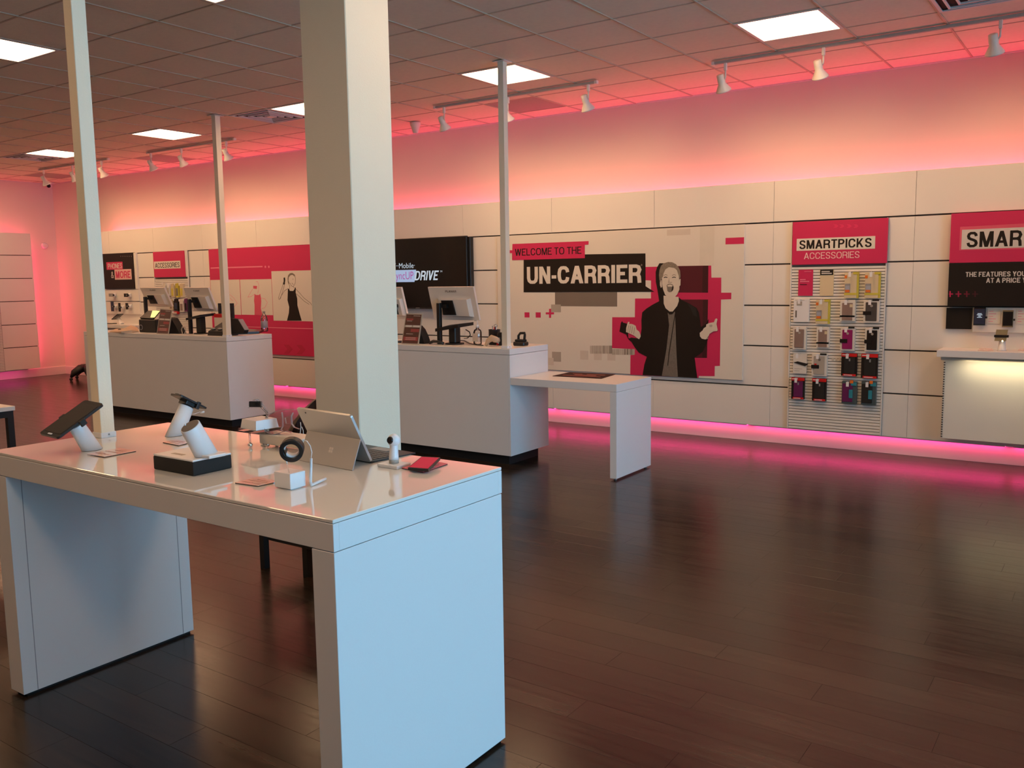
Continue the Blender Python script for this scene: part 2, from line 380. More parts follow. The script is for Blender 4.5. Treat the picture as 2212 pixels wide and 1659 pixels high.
class Z:   # a zoomed crop of the survey picture: crop coordinates to points on a plane y
    def __init__(s, ox, oy, k, y): s.o = (ox, oy, k, y)
    def p(s, u, v, y=None):
        q = at_y(s.o[0] + u / s.o[2], s.o[1] + v / s.o[2], y or s.o[3]); return (q.x, q.z)
    def ps(s, pts, y=None): return [s.p(u, v, y) for u, v in pts]
    def rect(s, u0, v0, u1, v1):
        a = s.p(u0, v0); b = s.p(u1, v0); c = s.p(u1, v1); d = s.p(u0, v1)
        x0 = (a[0] + d[0]) / 2; x1 = (b[0] + c[0]) / 2; zt = (a[1] + b[1]) / 2; zb = (c[1] + d[1]) / 2
        return x0, x1, zb, zt
def rect_poly(r): x0, x1, z0, z1 = r; return [(x0, z0), (x1, z0), (x1, z1), (x0, z1)]

# ================================================================== FLOOR
fl = struct(build(B(XL - .1, XR + .8, YF - .1, WB + .1, -.08, -.006), 'floor', M_sub))
PWd, PLn = .152, 1.22
visible = []
def proj(p):
    d = Vector(p) - CAM; f = d.dot(F_)
    if f < .1: return None
    return 1106 + FPX * d.dot(R_) / f, 829.5 - FPX * d.dot(U_) / f, f
planks = []
row = 0; y = YF
while y < WB - .1:
    off = (row * .437) % PLn; x = XL - off
    while x < XR + .6:
        xa, xb = max(x, XL), min(x + PLn, XR + .6); yb = min(y + PWd, KB + .19)
        if xb - xa > .03:
            q = proj(((xa + xb) / 2, (y + yb) / 2, 0)); a = 0
            if q and -250 < q[0] < 2460 and -100 < q[1] < 1900: a = 1 / q[2] ** 3
            planks.append((a, xa, xb, y, yb))
        x += PLn
    y += PWd; row += 1
planks.sort(reverse=True)
def plank_mb(mb, xa, xb, ya, yb):
    mb.box(xa + .0003, xb - .0003, ya + .0003, yb - .0003, -.006, 0, bev=.0004)
for a, xa, xb, ya, yb in planks[:290]:
    mb = MB(); plank_mb(mb, xa, xb, ya, yb); build(mb, 'plank', MATS['plank'], fl)
mb = MB(); tones = []
for a, xa, xb, ya, yb in planks[290:]:
    n0 = len(mb.bm.faces); mb.box(xa + .0006, xb - .0006, ya + .0006, yb - .0006, -.006, 0); tones.append(random.random())
tl = mb.bm.faces.layers.float.new('tone'); mb.bm.faces.ensure_lookup_table()
for i, f in enumerate(mb.bm.faces): f[tl] = tones[i // 6]
o = build(mb, 'plank_field', MATS['plank'], fl); o['kind'] = 'stuff'

# ================================================================== WALLS
wb = struct(build(B(XL - .15, XR + .1, WB, WB + .12, 0, H + .1), 'wall_back', M_wall))
wl = struct(build(B(XL - .12, XL, YF - .1, WB, 0, H + .1), 'wall_left', M_wall))
wf = struct(build(B(XL - .1, XR + .1, YF - .12, YF, 0, H + .1), 'wall_front', mat('beige_wall_paint', (.72, .56, .40), .6, var=.02)))
# right wall with the storefront openings
mb = MB()
mb.box(XR, XR + .12, YF, WB, 2.95, H + .1); mb.box(XR, XR + .12, YF, WB, 0, .25)
ys = [.1, 1.8, 3.5, 5.2]
mb.box(XR, XR + .12, YF, .1, .25, 2.95); mb.box(XR, XR + .12, 5.2, WB, .25, 2.95)
for yy in (1.8, 3.5): mb.box(XR, XR + .12, yy - .06, yy + .06, .25, 2.95)
wr = struct(build(mb, 'wall_right', M_wall))
for k in range(3):
    y0, y1 = ys[k] + .06, ys[k + 1] - .06
    if k == 0: y0 = .1
    if k == 2: y1 = 5.2
    mb = MB()
    for a in ((y0, y0 + .05, .25, 2.95), (y1 - .05, y1, .25, 2.95), (y0 + .05, y1 - .05, .25, .31), (y0 + .05, y1 - .05, 2.89, 2.95)):
        mb.box(XR + .03, XR + .09, *a, bev=.003)
    w = struct(build(mb, 'window_%d' % (k + 1), M_silver))
    build(B(XR + .055, XR + .062, y0 + .05, y1 - .05, .31, 2.89), 'pane', M_glass, w)
# the display wall: gap backing, kick board, fascia and panel courses
AX0, AX1 = -13.75, XR
build(MB().box(AX0 + .02, AX1, 8.066, 8.078, .17, 2.405), 'panel_backing', M_gap, wb)
build(B(AX0 + .02, AX1, 8.119, 8.14, 0, .16, bev=.002), 'kick_board', M_panel, wb)
seams = [-1.49 + 1.19 * k for k in range(-12, 6)]
rows = [.165, .54, .915, 1.29, 1.665, 2.042]
xs = [AX0] + [s for s in seams if AX0 + .1 < s < AX1 - .1] + [AX1]
for a, b in zip(xs, xs[1:]):
    build(B(a + .0015, b - .0015, PF, PF + .016, 2.049, 2.410, bev=.001), 'fascia_panel', M_panel, wb)
    for z0, z1 in zip(rows, rows[1:]):
        build(B(a + .001, b - .001, PF, PF + .016, z0 + (.0065 if z0 > .2 else 0), z1 - .0065, bev=.001), 'wall_panel', M_panel, wb)
# left wall panels
build(B(-15.235, -15.222, 3.2, 7.73, .17, 2.43), 'panel_backing', M_gap, wl)
for k in range(6):
    z0, z1 = (.166, .545, .924, 1.31, 1.69, 2.072, 2.444)[k:k + 2]
    for ya, yb in ((3.2, 4.72), (4.72, 6.23), (6.23, 7.745)):
        build(B(-15.222, -15.205, ya + .001, yb - .001, z0 + .006, z1 - .006, bev=.001), 'wall_panel', M_panel, wl)
for yy in (3.4, 5.4, 7.4): build(B(XL, -15.235, yy, yy + .06, .3, 2.3), 'panel_bracket', M_grey, wl)
bb = struct(build(B(XL, XL + .018, 3, WB, 0, .141, bev=.003), 'baseboard_left', M_panel))
bb = struct(build(B(XL + .018, AX0 + .02, WB - .018, WB, 0, .141, bev=.003), 'baseboard_back', M_panel))
# led tubes
for k in range(8):
    x0 = AX0 + .1 + 2.16 * k
    if x0 + 2.1 > XR: break
    t = thing('led_strip', 'magenta led strip under the wall panels, %s' % ['furthest left run', 'behind the left counter', 'behind the left counter end', 'behind the tall column', 'under the television panels', 'under the large welcome poster', 'under the slatwall', 'at the right picture edge'][k], 'light', (x0 + 1.05, 8.09, .15), 'kick led strips')
    build(B(x0, x0 + 2.1, 8.09, 8.118, .152, .166), 'diffuser', M_ledm, t)
    build(B(x0, x0 + 2.1, 8.072, 8.09, .154, .172), 'housing', M_rail, t)
t = thing('led_strip', 'magenta led strip glowing under the left wall panels', 'light', (-15.25, 5.8, .15))
build(B(-15.30, -15.262, 3.4, 7.55, .152, .166), 'diffuser', M_ledm, t)
build(B(-15.262, -15.236, 3.4, 7.55, .154, .172), 'housing', M_rail, t)

# ================================================================== CEILING
ce = struct(build(B(XL - .1, XR + .1, YF - .1, WB + .1, H + .045, H + .16), 'ceiling', M_tile))
LIGHTS = [(i, j) for j in (2, -3, -8) for i in (-18, -14, -10, -6, -2, 2, 6)]
VENTS = [(-7, 2), (-15, 2), (4, 2)]
cells = []
for i in range(-20, 12):
    for j in range(-14, 6):
        if (i, j) in LIGHTS or (i, j) in VENTS: continue
        xa, xb = max(GX + GA * i, XL), min(GX + GA * (i + 1), XR); ya, yb = max(GY + GB * j, YF), min(GY + GB * (j + 1), WB)
        if xb - xa < .03 or yb - ya < .03: continue
        q = proj(((xa + xb) / 2, (ya + yb) / 2, H)); a = 0
        if q and -120 < q[0] < 2330 and -90 < q[1] < 800: a = 1 / q[2]
        cells.append((a, xa, xb, ya, yb, (i, j)))
cells.sort(reverse=True)
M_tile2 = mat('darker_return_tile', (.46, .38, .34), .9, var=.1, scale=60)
shared = None; far = MB(); n = 0
for a, xa, xb, ya, yb, ij in cells:
    full = (xb - xa) > .6 and (yb - ya) > .6
    if a > 0 and n < 298:
        n += 1
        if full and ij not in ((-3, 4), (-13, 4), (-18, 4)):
            if shared is None:
                o = build(B(xa + .006, xb - .006, ya + .006, yb - .006, H + .004, H + .02, bev=.003), 'ceiling_tile', M_tile, ce)
                me0 = o.data; shared = (me0, xa, ya)
            else:
                o = D.objects.new('ceiling_tile', me0); COL.objects.link(o); o.parent = ce; o.location = (xa - shared[1], ya - shared[2], 0)
        else:
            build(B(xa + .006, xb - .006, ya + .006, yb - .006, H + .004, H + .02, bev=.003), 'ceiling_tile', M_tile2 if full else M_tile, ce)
    else: far.box(xa + .006, xb - .006, ya + .006, yb - .006, H + .004, H + .02)
o = build(far, 'ceiling_tile_field', M_tile, ce); o['kind'] = 'stuff'
mb = MB()
for i in range(-19, 12): mb.box(GX + GA * i - .006, GX + GA * i + .006, YF, WB, H - .0022, H + .012)
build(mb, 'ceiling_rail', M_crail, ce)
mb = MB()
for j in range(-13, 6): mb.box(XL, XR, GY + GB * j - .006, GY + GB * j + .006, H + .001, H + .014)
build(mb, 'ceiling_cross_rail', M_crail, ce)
mb = MB(); mb.box(XL, XR, WB - .02, WB, H - .004, H + .01); mb.box(XL, XL + .02, YF, WB, H - .004, H + .01)
build(mb, 'ceiling_edge_trim', M_rail, ce)
LN = {(-14, 2): 'square ceiling light panel furthest left, beside the slim post in the foreground', (-10, 2): 'square ceiling light panel left of the post on the far counter',
      (-6, 2): 'square ceiling light panel half hidden by the big square column', (-2, 2): 'square ceiling light panel behind the slim post of the right counter',
      (2, 2): 'square ceiling light panel largest and nearest at upper right', (-6, -3): 'bright square ceiling light cut by the left picture edge',
      (-2, -3): 'square ceiling light just touching the top picture edge'}
for i, j in LIGHTS:
    x0, y0 = GX + GA * i, GY + GB * j
    if x0 < XL or x0 + GA > XR or y0 < YF: continue
    t = thing('ceiling_light', LN.get((i, j), 'square ceiling light panel outside the picture'), 'ceiling light', (x0 + GA / 2, y0 + GB / 2, H), 'square ceiling light panels' if (i, j) in LN else 'ceiling light panels outside the picture')
    mb = MB()
    for b_ in ((.008, GA - .008, .008, .03), (.008, GA - .008, GB - .03, GB - .008), (.008, .03, .03, GB - .03), (GA - .03, GA - .008, .03, GB - .03)):
        mb.box(x0 + b_[0], x0 + b_[1], y0 + b_[2], y0 + b_[3], H - .003, H + .04)
    build(mb, 'frame', M_rail, t)
    build(B(x0 + .03, x0 + GA - .03, y0 + .03, y0 + GB - .03, H + .004, H + .02), 'diffuser', M_ceilight, t)
for k, (i, j) in enumerate(VENTS):
    x0, y0 = GX + GA * i, GY + GB * j; cx, cy = x0 + GA / 2, y0 + GB / 2
    t = thing('ceiling_vent', ['louvred square air vent beside the half hidden ceiling light', 'louvred square air vent at the far left of the ceiling', 'curved blade air vent cut by the top right picture corner'][k], 'vent', (cx, cy, H), 'ceiling air vents')
    build(B(x0 + .006, x0 + GA - .006, y0 + .006, y0 + GB - .006, H + .010, H + .03), 'duct_shade_plate', mat('duct_shade', (.025, .015, .012), .9), t)  # dark plate close behind the louvres, its colour stands for the shade inside the duct
    for q, s_ in enumerate((.298, .235, .165, .10)):
        mb = MB(); w_ = .020 if q == 0 else .013; a = s_; b_ = s_ - w_; zb_ = H - .004 - (.004 if q else 0)
        mb.box(cx - a, cx + a, cy - a, cy - b_, zb_, H + .004); mb.box(cx - a, cx + a, cy + b_, cy + a, zb_, H + .004)
        mb.box(cx - a, cx - b_, cy - b_, cy + b_, zb_, H + .004); mb.box(cx + b_, cx + a, cy - b_, cy + b_, zb_, H + .004)
        build(mb, 'frame' if q == 0 else 'louvre', M_rail, t)
    build(B(cx - .045, cx + .045, cy - .045, cy + .045, H - .008, H + .004), 'centre_plate', M_rail, t)
# ---- track lights
TR = [(-5.85, -3.98, [-5.80, -5.02, -4.14], 'behind the slim post of the right counter'), (-2.90, -.45, [-2.86, -2.08, -.89], 'at upper right, above the slatwall'),
      (-10.78, -8.98, [-10.78, -10.12, -9.22], 'beside the post on the far counter'), (-13.55, -11.7, [-13.50, -12.70, -11.95], 'furthest left, behind the foreground post')]
for k, (x0, x1, hs, wh) in enumerate(TR):
    yT = 7.11
    t = thing('track_light', 'white ceiling track with spot heads ' + wh, 'track light', ((x0 + x1) / 2, yT, H), 'ceiling spot tracks')
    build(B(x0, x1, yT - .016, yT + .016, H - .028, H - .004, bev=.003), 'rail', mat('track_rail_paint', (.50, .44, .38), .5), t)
    build(B(x0 - .004, x0 + .02, yT - .018, yT + .018, H - .032, H - .004), 'end_cap', M_spotw, t); build(B(x1 - .02, x1 + .004, yT - .018, yT + .018, H - .032, H - .004), 'end_cap', M_spotw, t)
    for hx in hs:
        hx += .03; c = Vector((hx, yT + .02, H - .16)); tgt = Vector((hx - .05, PF, 2.15)); d = (tgt - c).normalized()
        d2 = Vector((d.x + .1, d.y * .55, d.z)).normalized()
        mb = MB(); mb.tube([c - d2 * .055, c - d2 * .05, c - d2 * .0, c + d2 * .02, c + d2 * .075, c + d2 * .085], [.020, .030, .032, .030, .062, .064], 18)
        h = build(mb, 'lamp_head', M_spotw, t)
        build(MB().tube([c + d2 * .078, c + d2 * .0865], [.055, .055], 16), 'bulb', M_bulb, h)
        mb = MB(); mb.box(hx + .030, hx + .052, yT - .014, yT + .014, H - .085, H - .026, bev=.003); mb.tube([(hx + .041, yT, H - .085), (hx + .041, yT, H - .135), c + Vector((.028, 0, .01))], .007, 6)
        build(mb, 'yoke', M_spotw, h)
        light('spot_beam', 'SPOT', c + d2 * .10, (tgt - c), P_SPOT, (1, .62, .30), 112)
mb = MB().tube([(-6.61, 7.69, H - .002), (-6.61, 7.69, H - .03), (-6.61, 7.69, H - .06), (-6.61, 7.69, H - .12)], [.06, .06, .045, .028], 18)
tag(build(mb, 'canopy_light', M_spotw), 'small white cone shaped canopy fixture on the ceiling right of the column', 'luminaire')  # single canopy light, modelled as an unlit shape
t = thing('dome_camera', 'small security camera with dark lens in the far ceiling corner', 'camera', (-15.2, 8.15, H))
build(MB().tube([(-15.2, 8.15, H), (-15.2, 8.15, H - .03)], .06, 16), 'base', M_offw, t)
build(MB().ball((-15.2, 8.13, H - .05), .045), 'dome', M_white, t)
build(MB().ball((-15.17, 8.10, H - .065), .032), 'lens', M_glossblack, t)
t = thing('wall_alarm', 'small round white device high on the pink left wall', 'alarm', (XL, 8.10, 2.25))
build(MB().tube([(XL, 8.10, 2.25), (XL + .03, 8.10, 2.25), (XL + .045, 8.10, 2.25)], [.055, .055, .035], 18), 'body', M_white, t)
build(MB().tube([(XL + .045, 8.10, 2.25), (XL + .05, 8.10, 2.25)], .02, 12), 'button', M_offw, t)

# ================================================================== COLUMN AND POSTS
M_col = mat('cream_column_paint', (.90, .79, .60), .5, var=.03, scale=4, bump=.25)
tag(build(B(-3.274, -2.977, 3.0, 3.29, 0, H - .002, bev=.004), 'column', M_col), 'big square cream column standing behind the display table', 'column')
def post(x1, y0, w, z0, label):
    t = thing('support_post', label, 'post', (x1 - w / 2, y0 + w / 2, z0), 'slim square posts')
    build(B(x1 - w, x1, y0, y0 + w, z0, H - .004, bev=.002), 'shaft', M_col, t)
    build(B(x1 - w - .004, x1 + .004, y0 - .004, y0 + w + .004, z0, z0 + .022, bev=.002), 'foot_collar', M_white, t)
    build(B(x1 - w - .03, x1 + .03, y0 - .03, y0 + w + .03, H - .007, H - .002, bev=.002), 'ceiling_plate', M_rail, t)
    build(MB().tube([(x1 + .003, y0 + w / 2, z0 + .013), (x1 + .0065, y0 + w / 2, z0 + .013)], .0035, 8), 'screw', M_grey, t)
    return t
ZT = .955; ZC = .991
post(-3.366, 1.936, .058, ZT, 'slim square post rising from the back of the foreground display table')
post(-4.223, 6.007, .056, ZC, 'slim square post on the right counter corner, in front of a ceiling light')
post(-7.918, 6.03, .064, ZC, 'slim square post on the right end of the far left counter')

# ================================================================== DISPLAY TABLE
TX0, TX1, TY0, TY1 = -3.489, -1.663, 1.566, 2.322
t = thing('display_table', 'white glossy topped display table with slab legs in the foreground', 'table', ((TX0 + TX1) / 2, (TY0 + TY1) / 2, 0))
build(B(TX0, TX1, TY0, TY1, ZT - .010, ZT, bev=.0015), 'tabletop', M_top, t)
mb = MB(); mb.box(TX0, TX1, TY0, TY0 + .02, .868, ZT - .0115, bev=.001); mb.box(TX0, TX1, TY1 - .02, TY1, .868, ZT - .0115, bev=.001)
mb.box(TX0, TX0 + .02, TY0 + .02, TY1 - .02, .868, ZT - .0115); mb.box(TX1 - .02, TX1, TY0 + .02, TY1 - .02, .868, ZT - .0115, bev=.001); mb.box(TX0 + .02, TX1 - .02, TY0 + .02, TY1 - .02, .872, .9)
build(mb, 'apron', M_lam, t)
for a, b in ((TX0 + .001, -3.391), (-1.749, TX1 - .001)):
    l = build(B(a, b, TY0 + .001, TY1 - .001, .012, .8655, bev=.0012), 'leg', M_lam, t)
    build(B(a + .01, b - .012, TY0 + .02, TY1 - .012, 0, .012), 'foot_runner', M_black, l)
    xf = b if a < -2 else a
    s_ = 1 if a < -2 else -1
    for yy in (TY0 + .055, TY1 - .055): build(B(*sorted((xf - .001 * s_, xf + .0007 * s_)), yy - .0012, yy + .0012, .014, .864), 'panel_joint', M_grey, l)

# ================================================================== COUNTERS
def counter(x0, x1, y0, y1, label):
    t = thing('sales_counter', label, 'counter', ((x0 + x1) / 2, (y0 + y1) / 2, 0), 'sales counters')
    build(B(x0, x1, y0, y1, ZC - .048, ZC, bev=.0015), 'countertop', M_lam, t)
    build(B(x0 + .001, x1 - .021, y0 + .001, y1 - .001, .09, ZC - .051, bev=.001), 'body', M_lam, t)
    build(B(x1 - .020, x1 - .001, y0 + .001, y1 - .001, .09, ZC - .051, bev=.001), 'end_panel', M_lam, t)
    build(B(x0 + .06, x1 - .07, y0 + .07, y1 - .07, 0, .09), 'toe_kick', M_matblack, t)
    return t
counter(-6.2, -4.169, 5.963, 6.553, 'white sales counter right of the big column, with slim post on its corner')
counter(-10.7, -7.90, 6.012, 6.627, 'white sales counter further back on the left, crowded with monitors')
t = thing('return_desk', 'low white desk attached to the right counter end, slab leg at its far side', 'desk', (-3.67, 6.26, 0))
build(B(-4.168, -3.177, 5.966, 6.567, .693, .753, bev=.0015), 'desktop', M_lam, t)
lg = build(B(-3.235, -3.177, 5.966, 6.567, .014, .6915, bev=.0015), 'leg', M_lam, t)
for yy in (6.0, 6.52): build(MB().tube([(-3.205, yy, 0), (-3.205, yy, .014)], .012, 10), 'foot', M_grey, lg)
q = [at_z(*p, .7535) for p in ((1193.7, 812.6), (1299.2, 818.3), (1329.5, 809), (1230.6, 804.6))]
t = thing('counter_mat', 'dark printed counter mat lying on the low desk', 'mat', (q[0] + q[2]) / 2)
build(MB().slab([p + Vector((0, 0, .0035)) for p in q], (0, 0, -.003)), 'sheet', mat('mat_print_brown', (.035, .012, .009), .65, var=.4, scale=14, spec=.15), t)
def lerp4(q, u, v): return (q[0] * (1 - u) + q[1] * u) * (1 - v) + (q[3] * (1 - u) + q[2] * u) * v
mb = MB()
for (u0, u1, v0, v1) in ((.12, .9, .22, .3), (.3, .75, .4, .52), (.5, .88, .6, .7), (.2, .4, .62, .68)):
    mb.slab([lerp4(q, *c) + Vector((0, 0, .0046)) for c in ((u0, v0), (u1, v0), (u1, v1), (u0, v1))], (0, 0, -.001))
build(mb, 'red_print', mat('dull_red_print', (.35, .05, .03), .4, var=.3, scale=50), t)

# ================================================================== TELEVISION
TVY = 7.955
tv = Z(840, 480, 5.53, TVY)
x0, x1, z0, z1 = -7.62, at_y(1007, 509, TVY).x, at_y(1008, 668, TVY).z, at_y(1007, 509, TVY).z
t = thing('television', 'large black wall television with a drive advert, right of the column', 'television', ((x0 + x1) / 2, PF, z0))
build(B(x0, x1, TVY + .002, TVY + .03, z0, z1, bev=.003), 'bezel', M_black, t)
build(B(x0 + .012, x1 - .012, TVY, TVY + .003, z0 + .02, z1 - .012), 'screen', mat('tv_screen_black', (.010, .008, .007), .22), t)
build(B(x0 + .06, x1 + .03, TVY + .031, PF - .001, z0 + .02, z1 - .01, bev=.004), 'mount_housing', M_black, t)
build(B((x0 + x1) / 2 - .03, (x0 + x1) / 2 + .03, TVY - .0006, TVY + .001, z0 + .006, z0 + .012), 'logo_bar', M_grey, t)
yy = TVY - .0008
a = tv.rect(115, 487, 310, 550); w_ = a[1] - a[0]
text('T··Mobile·', a[0] - w_ * .36, a[1], a[2], a[3], yy, M_scrtext, t, weight=.0)
a = tv.rect(90, 570, 312, 715)
build(MB().poly([(a[0] - .20, a[2]), (a[1] - .01, a[2]), (a[1] + .02, a[3]), (a[0] - .18, a[3])], yy + .0008, .0008), 'blue_block', M_scrbox, t)
b = tv.rect(90, 590, 300, 690); wS = (b[1] - b[0]) / 5
text('SyncUP', b[0] - wS * .95, b[1] - .006, b[2] - .022, b[3], yy - .0012, M_scrmag, t, weight=-.004)
b = tv.rect(312, 580, 590, 693)
block('DRIVE', b[0] - .008, b[1] - .012, b[2], b[3], yy, M_scrtext, t, t=.19, shear=.22)
b = tv.rect(612, 578, 638, 598); text('TM', b[0], b[1], b[2], b[3], yy, M_scrtext, t, weight=.0)

# ================================================================== WELCOME POSTER
PY = 8.028
t = thing('welcome_poster', 'large white and red welcome poster with a shouting man in a black jacket', 'poster', (-4.35, PF, .585))
build(B(-5.765, -2.942, PY, PF - .0005, .585, 2.036, bev=.002), 'board', M_paper, t)
w = Z(1080, 460, 3.95, PY); k1 = .0008
def patch(name, pts, m, lvl=1, zz=w, par=None): return build(MB().poly(zz.ps(pts, PY), PY - k1 * (lvl - 1), k1), name, m, par or t)
def rpatch(name, r, m, lvl=1, zz=w, par=None): return build(MB().poly(rect_poly(zz.rect(*r)), PY - k1 * (lvl - 1), k1), name, m, par or t)
rpatch('faint_block', (1425, 140, 1625, 190), M_g3, 1); rpatch('faint_block', (1705, 115, 1830, 450), mat('faint_block_print', (.69, .65, .56), .45), 1)
rpatch('grey_block', (470, 676, 1000, 797), M_g1); rpatch('grey_block', (437, 781, 520, 846), M_g2, 2)
for r in ((210, 848, 252, 892), (305, 848, 348, 893)): rpatch('red_square', r, M_red)
patch('red_plus', [(392, 848), (420, 848), (420, 818), (437, 818), (437, 848), (462, 848), (462, 865), (437, 865), (437, 895), (420, 895), (420, 865), (392, 865)], M_red, 3)
rpatch('grey_block', (445, 1185, 521, 1268), M_g2); rpatch('faint_block', (413, 1236, 458, 1298), M_g3, 2)
for r in ((685, 1175, 753, 1252), (802, 1182, 868, 1256), (917, 1190, 985, 1260)): rpatch('faint_block', r, M_g3)
mb = MB(); rr = random.Random(3)
for (u0, u1, v0, v1) in ((770, 957, 1132, 1200), (957, 1148, 1160, 1210)):
    u = u0
    while u < u1:
        wd = rr.choice((3, 4, 6, 9)); a = w.rect(u, v0, min(u + wd, u1), v1)
        mb.poly(rect_poly(a), PY - k1, k1, rr.choice((M_g1, M_g2, M_g2))); u += wd + rr.choice((2, 3, 5))
build(mb, 'barcode_print', M_g1, t)['kind'] = 'stuff'
rpatch('red_block', (1925, 210, 2083, 266), M_red)
v = Z(1290, 540, 5.53, PY)
patch('red_cross', [(560, 203), (1362, 185), (1365, 330), (1483, 330), (1482, 510), (1603, 510), (1601, 588), (1480, 592), (1466, 1385), (1405, 1387), (1403, 1508), (1215, 1505), (1213, 1530), (395, 1490), (398, 1255), (448, 1252), (450, 1185), (178, 1172), (180, 803), (450, 803), (453, 580), (643, 578), (643, 365), (560, 360)], M_red, 1, v)
patch('burgundy_block', [(940, 192), (1328, 186), (1325, 510), (940, 508)], M_burg, 2, v); patch('burgundy_block', [(940, 592), (1325, 592), (1312, 1290), (940, 1285)], M_burg, 2, v)
patch('burgundy_block', [(1262, 188), (1328, 187), (1325, 508), (1256, 508)], M_burg2, 3, v); patch('burgundy_block', [(1265, 594), (1325, 594), (1312, 1288), (1255, 1288)], M_burg2, 3, v)
patch('black_banner', [(203, 362), (1242, 345), (1243, 625), (1318, 673), (203, 677)], M_ink, 3)
patch('red_banner', [(108, 265), (758, 240), (757, 270), (725, 272), (725, 385), (105, 403), (105, 343), (85, 343), (85, 318), (106, 318)], M_red, 4)
a = w.p(130, 365); b = w.p(697, 350); a2 = w.p(130, 306); b2 = w.p(697, 287)
block('WELCOME TO THE', a[0], b[0], (a[1] + b[1]) / 2, (a2[1] + b2[1]) / 2, PY - k1 * 4.3, M_ink, t, t=.15)
a = w.p(232, 604); b = w.p(1208, 597); a2 = w.p(232, 459); b2 = w.p(1208, 440)
block('UN-CARRIER', a[0], b[0], (a[1] + b[1]) / 2, (a2[1] + b2[1]) / 2, PY - k1 * 3.3, M_paper, t, t=.22, gap=.085)
a = w.rect(1203, 436, 1216, 452); text('®', *a, PY - k1 * 3.3, M_g2, t, weight=0)
# the printed man
mp = lambda n, pts, m, l: patch(n, pts, m, l, v)
mp('shadow_print', [(700, 262), (718, 205), (745, 158), (800, 158), (820, 300), (830, 560), (810, 640), (750, 660), (735, 560), (722, 480), (702, 380)], M_ink, 4)
mp('phone_print', [(268, 975), (285, 870), (298, 850), (310, 868), (380, 885), (372, 1005), (372, 1060), (410, 1045), (520, 1060), (470, 1120), (400, 1090), (368, 1055), (350, 1010)], M_ink, 4)
mp('phone_print', [(1235, 925), (1300, 880), (1335, 822), (1322, 900), (1325, 960), (1262, 1010)], M_ink, 4)
mp('jacket_print', [(755, 605), (800, 560), (975, 565), (1010, 595), (1100, 640), (1190, 692), (1215, 745), (1232, 850), (1244, 960), (1235, 1005), (1262, 1045), (1325, 1062), (1300, 1135), (1262, 1215), (1165, 1285), (1180, 1400), (1197, 1530), (545, 1492), (565, 1370), (595, 1275), (500, 1225), (452, 1165), (408, 1092), (470, 1085), (518, 1045), (532, 940), (530, 840), (540, 745), (590, 700), (660, 655)], M_ink, 5)
mp('jacket_fold_print', [(1080, 640), (1180, 695), (1195, 800), (1150, 780), (1120, 700)], M_matblack, 6)
mp('shirt_print', [(845, 750), (930, 735), (938, 900), (950, 1250), (966, 1516), (775, 1503), (830, 1180), (862, 900)], M_shirt, 6)
mp('shirt_fold_print', [(930, 760), (938, 760), (862, 1260), (850, 1380), (842, 1380), (856, 1230)], M_ink, 7)
mp('neck_print', [(796, 545), (975, 560), (978, 610), (958, 668), (905, 735), (868, 735), (820, 695), (798, 640)], M_skin, 7)
mp('collar_print', [(815, 700), (868, 735), (905, 735), (950, 690), (955, 705), (900, 768), (868, 770), (822, 725)], M_ink, 8)
mp('head_print', [(775, 300), (790, 240), (840, 195), (890, 190), (950, 220), (975, 280), (985, 400), (985, 470), (960, 530), (915, 575), (865, 577), (815, 535), (790, 470), (778, 400)], M_skin, 8)
mp('hair_print', [(742, 300), (748, 240), (765, 190), (800, 158), (850, 143), (900, 146), (945, 170), (975, 205), (995, 250), (1000, 320), (988, 345), (972, 290), (955, 240), (925, 215), (860, 205), (820, 230), (798, 275), (790, 315), (772, 345), (760, 390), (748, 360)], M_hair, 9)
mp('ear_print', [(752, 370), (772, 360), (778, 440), (765, 452), (754, 425)], M_skin, 9); mp('ear_print', [(984, 350), (1000, 345), (998, 420), (984, 435)], M_skin, 9)
for u in (798, 898):
    mp('brow_print', [(u, 300), (u + 22, 292), (u + 46, 298), (u + 46, 304), (u + 22, 299), (u, 307)], M_hair, 9)
    mp('eye_print', [(u, 325), (u + 22, 318), (u + 46, 324), (u + 44, 332), (u + 22, 328), (u + 2, 334)], M_ink, 9)
mp('nose_print', [(862, 330), (852, 385), (850, 397), (862, 392), (890, 394), (900, 388), (892, 380), (868, 382)], M_g2, 9)
mp('mouth_print', [(832, 425), (845, 408), (875, 402), (905, 412), (918, 440), (912, 475), (890, 502), (862, 505), (842, 490), (838, 450)], M_g1, 9)
mp('teeth_print', [(840, 422), (875, 412), (905, 422), (898, 438), (850, 438)], M_skin, 10); mp('mouth_inner_print', [(905, 425), (916, 450), (908, 482), (890, 495), (898, 455)], M_ink, 10)
mp('hand_print', [(348, 980), (350, 930), (362, 885), (372, 858), (388, 860), (385, 885), (405, 882), (430, 888), (462, 905), (474, 950), (505, 975), (522, 1020), (508, 1060), (480, 1052), (440, 1020), (380, 992)], M_skin, 7)
for u, vv in ((378, 900), (400, 905), (425, 912), (450, 925)): mp('finger_line_print', [(u, vv), (u + 4, vv + 2), (u - 10, vv + 85), (u - 14, vv + 83)], M_g1, 8)
mp('cuff_print', [(508, 1020), (524, 1030), (505, 1066), (488, 1056)], M_skin, 8)
mp('hand_print', [(1230, 1030), (1228, 990), (1262, 960), (1275, 935), (1305, 915), (1305, 890), (1340, 872), (1398, 862), (1412, 825), (1428, 816), (1440, 828), (1432, 858), (1428, 885), (1442, 955), (1435, 968), (1392, 972), (1345, 1000), (1332, 1030), (1325, 1062), (1290, 1068), (1252, 1058)], M_skin, 7)
mp('finger_line_print', [(1342, 895), (1375, 890), (1380, 905), (1372, 920), (1345, 918)], M_g2, 8)
